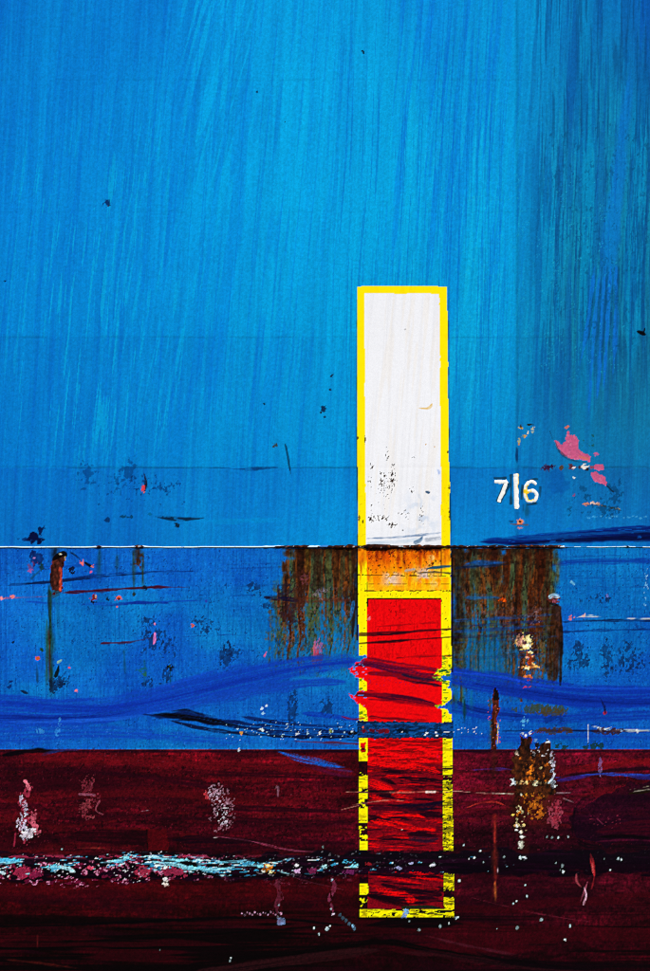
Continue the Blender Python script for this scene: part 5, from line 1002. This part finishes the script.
mark = link(bpy.data.objects.new('painted_mark', None), hull)
for cls, nm in ((BORDER, 'yellow_border'), (WHITE, 'white_panel'), (RUSTED, 'rusted_panel'), (REDP, 'red_panel')):
    cells(Kc == cls, nm, MAT_MARK, mark)
for c in (41, 42, 43): cells(Kc == c, 'primer_patch', MAT_PRIMER, hull)
sc_ = Kc == 31
for x0, y0, x1, y1 in ((505, 728, 560, 800), (486, 684, 503, 754), (542, 590, 568, 612), (512, 630, 542, 652), (512, 652, 542, 690)):
    s = sc_ & (xc >= x0) & (xc < x1) & (yc2 >= y0) & (yc2 < y1)
    cells(s, 'rust_scab', MAT_RUST, hull); sc_ &= ~s
if sc_.any(): cells(sc_, 'rust_scab', MAT_RUST, hull)

# ---- swept weld beads
def lin(c):
    c = np.asarray(c, np.float32) / 255
    return np.where(c <= .04045, c / 12.92, ((c + .055) / 1.055) ** 2.4) * ALBEDO_GAIN

def bead(name, P, Rw, Rh, colf, mat, parent, ring=9, base=.4, seed=1):
    """half-round bead laid on the plate along P (pixel points); Rw half width px, Rh height px, colf(i, a) colour"""
    P = np.asarray(P, np.float32); n = len(P)
    T = np.gradient(P, axis=0); T /= np.linalg.norm(T, axis=1)[:, None] + 1e-6
    Nn = np.stack([-T[:, 1], T[:, 0]], 1)
    V = []; R = []
    ang = np.linspace(0, math.pi, ring)
    for i in range(n):
        for a in ang:
            p = P[i] + Nn[i] * (math.cos(a) * Rw[i])
            h = math.sin(a) * Rh[i] - base
            V.append((wx(p[0]), -h * PX, wz(p[1]))); c = colf(i, a); R.append((*lin(c[:3]), c[3] if len(c) > 3 else .3))
    F = []
    for i in range(n - 1):
        for j in range(ring - 1):
            a = i * ring + j
            F.append((a, a + 1, a + ring + 1, a + ring))
        F.append((i * ring + ring - 1, i * ring, (i + 1) * ring, (i + 1) * ring + ring - 1))   # the root of the bead
    F.append((0, *[0] * 0, ring // 3, 2 * ring // 3, ring - 1)); b = (n - 1) * ring; F.append((b + ring - 1, b + 2 * ring // 3, b + ring // 3, b))
    return mesh_object(name, np.asarray(V), np.asarray(F), np.asarray(R, np.float32), mat, parent)

# the long horizontal weld seam with its rust crust
sx = np.arange(EX0 + 1, EX1 - 1, .9); n = len(sx)
r1 = vn(sx / 3.2, 0 * sx, 2001); r2 = vn(sx / 12, 0 * sx, 2002); r3 = vn(sx / 1.7, 0 * sx, 2003)
crust = np.interp(sx, [-160, 262, 268, 300, 312, 330, 350, 366, 446, 460, 470, 500, 520, 556, 562, 574, 810], [0, 0, .4, .9, .35, .55, .95, .8, .8, 1, .7, .8, 1, .9, .5, 0, 0])
crust = np.maximum(crust, .7 * np.exp(-((sx - 99) / 4) ** 2)); crust = np.maximum(crust, .9 * np.exp(-((sx - 139) / 6) ** 2)); crust = np.maximum(crust, .5 * np.exp(-((sx - 627) / 3) ** 2))
cr = crust * (.15 + 1.1 * r1 * (.4 + .6 * r2))
thin = 1 - .35 * sm(330, 560, sx)
Rw = (.85 + .25 * r2) * thin + cr * 1.9; Rh = (1.5 + .4 * r3) * thin + cr * 2.4
py_ = np.interp(sx, [-160, 0, 300, 650, 810], [547.2, 547.2, 547.0, 547.0, 547.2]) + (r2 - .5) * .5 - cr * .6
dash = vn(sx / 9, 0 * sx, 2004)
seam_n = vn(sx[:, None] / 1.6, np.linspace(0, math.pi, 9)[None, :] * 1.6, 2005); seam_m = vn(sx[:, None] / 3.5, np.linspace(0, math.pi, 9)[None, :] * 1.1, 2006)
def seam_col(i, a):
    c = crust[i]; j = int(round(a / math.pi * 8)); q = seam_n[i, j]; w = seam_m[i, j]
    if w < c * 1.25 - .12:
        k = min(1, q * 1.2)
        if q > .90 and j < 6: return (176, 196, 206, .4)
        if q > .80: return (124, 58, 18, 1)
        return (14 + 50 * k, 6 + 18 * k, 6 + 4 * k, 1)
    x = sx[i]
    up = j >= 4  # sunlit upper side and shaded underside are painted into the bead colour
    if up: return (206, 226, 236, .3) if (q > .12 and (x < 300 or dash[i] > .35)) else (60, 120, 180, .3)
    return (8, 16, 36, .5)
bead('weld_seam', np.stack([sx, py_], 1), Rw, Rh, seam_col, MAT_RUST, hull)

# ---- the number 7|6, built up in weld and painted white
number = link(bpy.data.objects.new('frame_number', None), hull)
def resample(pts, step=.8):
    P = np.asarray(pts, float); seg = np.linalg.norm(np.diff(P, axis=0), axis=1); s = np.r_[0, np.cumsum(seg)]
    t = np.linspace(0, s[-1], int(s[-1] / step) + 2)
    return np.stack([np.interp(t, s, P[:, 0]), np.interp(t, s, P[:, 1])], 1)
def stroke_bead(name, pts, hw, yellow, seed):
    P = resample(pts); n = len(P)
    a = vn(np.arange(n) / 3.0, np.zeros(n), seed); b = vn(np.arange(n) / 1.3, np.zeros(n), seed + 1)
    P = P + (np.stack([a, b], 1) - .5) * .7
    Rw = hw * (.84 + .32 * a); Rh = 1.3 * (.92 + .16 * b)
    Rw[0] *= .75; Rw[-1] *= .75
    def col(i, an):
        x, y = P[i]
        u = math.cos(an)
        if yellow(x, y, u, a[i]): return (250, 206, 30, .2)
        if abs(u) > .93 and b[i] > .3: return (60, 50, 20, .6)
        return (244, 245, 240, .2)
    return bead(name, P, Rw, Rh, col, MAT_MARK, number, base=.3)
arc = [(536.5, 484.5), (534.2, 482.3), (531, 481.6), (527.8, 482.8), (525.6, 486), (524.8, 491), (525.2, 497), (527.4, 500.6), (531, 501.6), (534.8, 500), (536.6, 496.2), (535.6, 492.2), (532.4, 490.3), (528.6, 491), (526.2, 493.6)]
stroke_bead('numeral', [(494.3, 481.8), (500, 481.9), (506.4, 481.6), (504.6, 487), (502.2, 493), (500, 498), (498.6, 501.8)], 2.6, lambda x, y, u, a: False, 2101)
stroke_bead('numeral', arc, 2.35, lambda x, y, u, a: (x < 529 and 484 < y < 500 and u < -.1) or (y > 500 and u < -.2) or (x < 531 and y > 489 and y < 494 and a > .4), 2102)
stroke_bead('dividing_stroke', [(515.6, 473.4), (515.9, 484), (516.2, 496), (516.4, 508.6)], 3.3, lambda x, y, u, a: x > 515 and y < 490 and u < -.45, 2103)
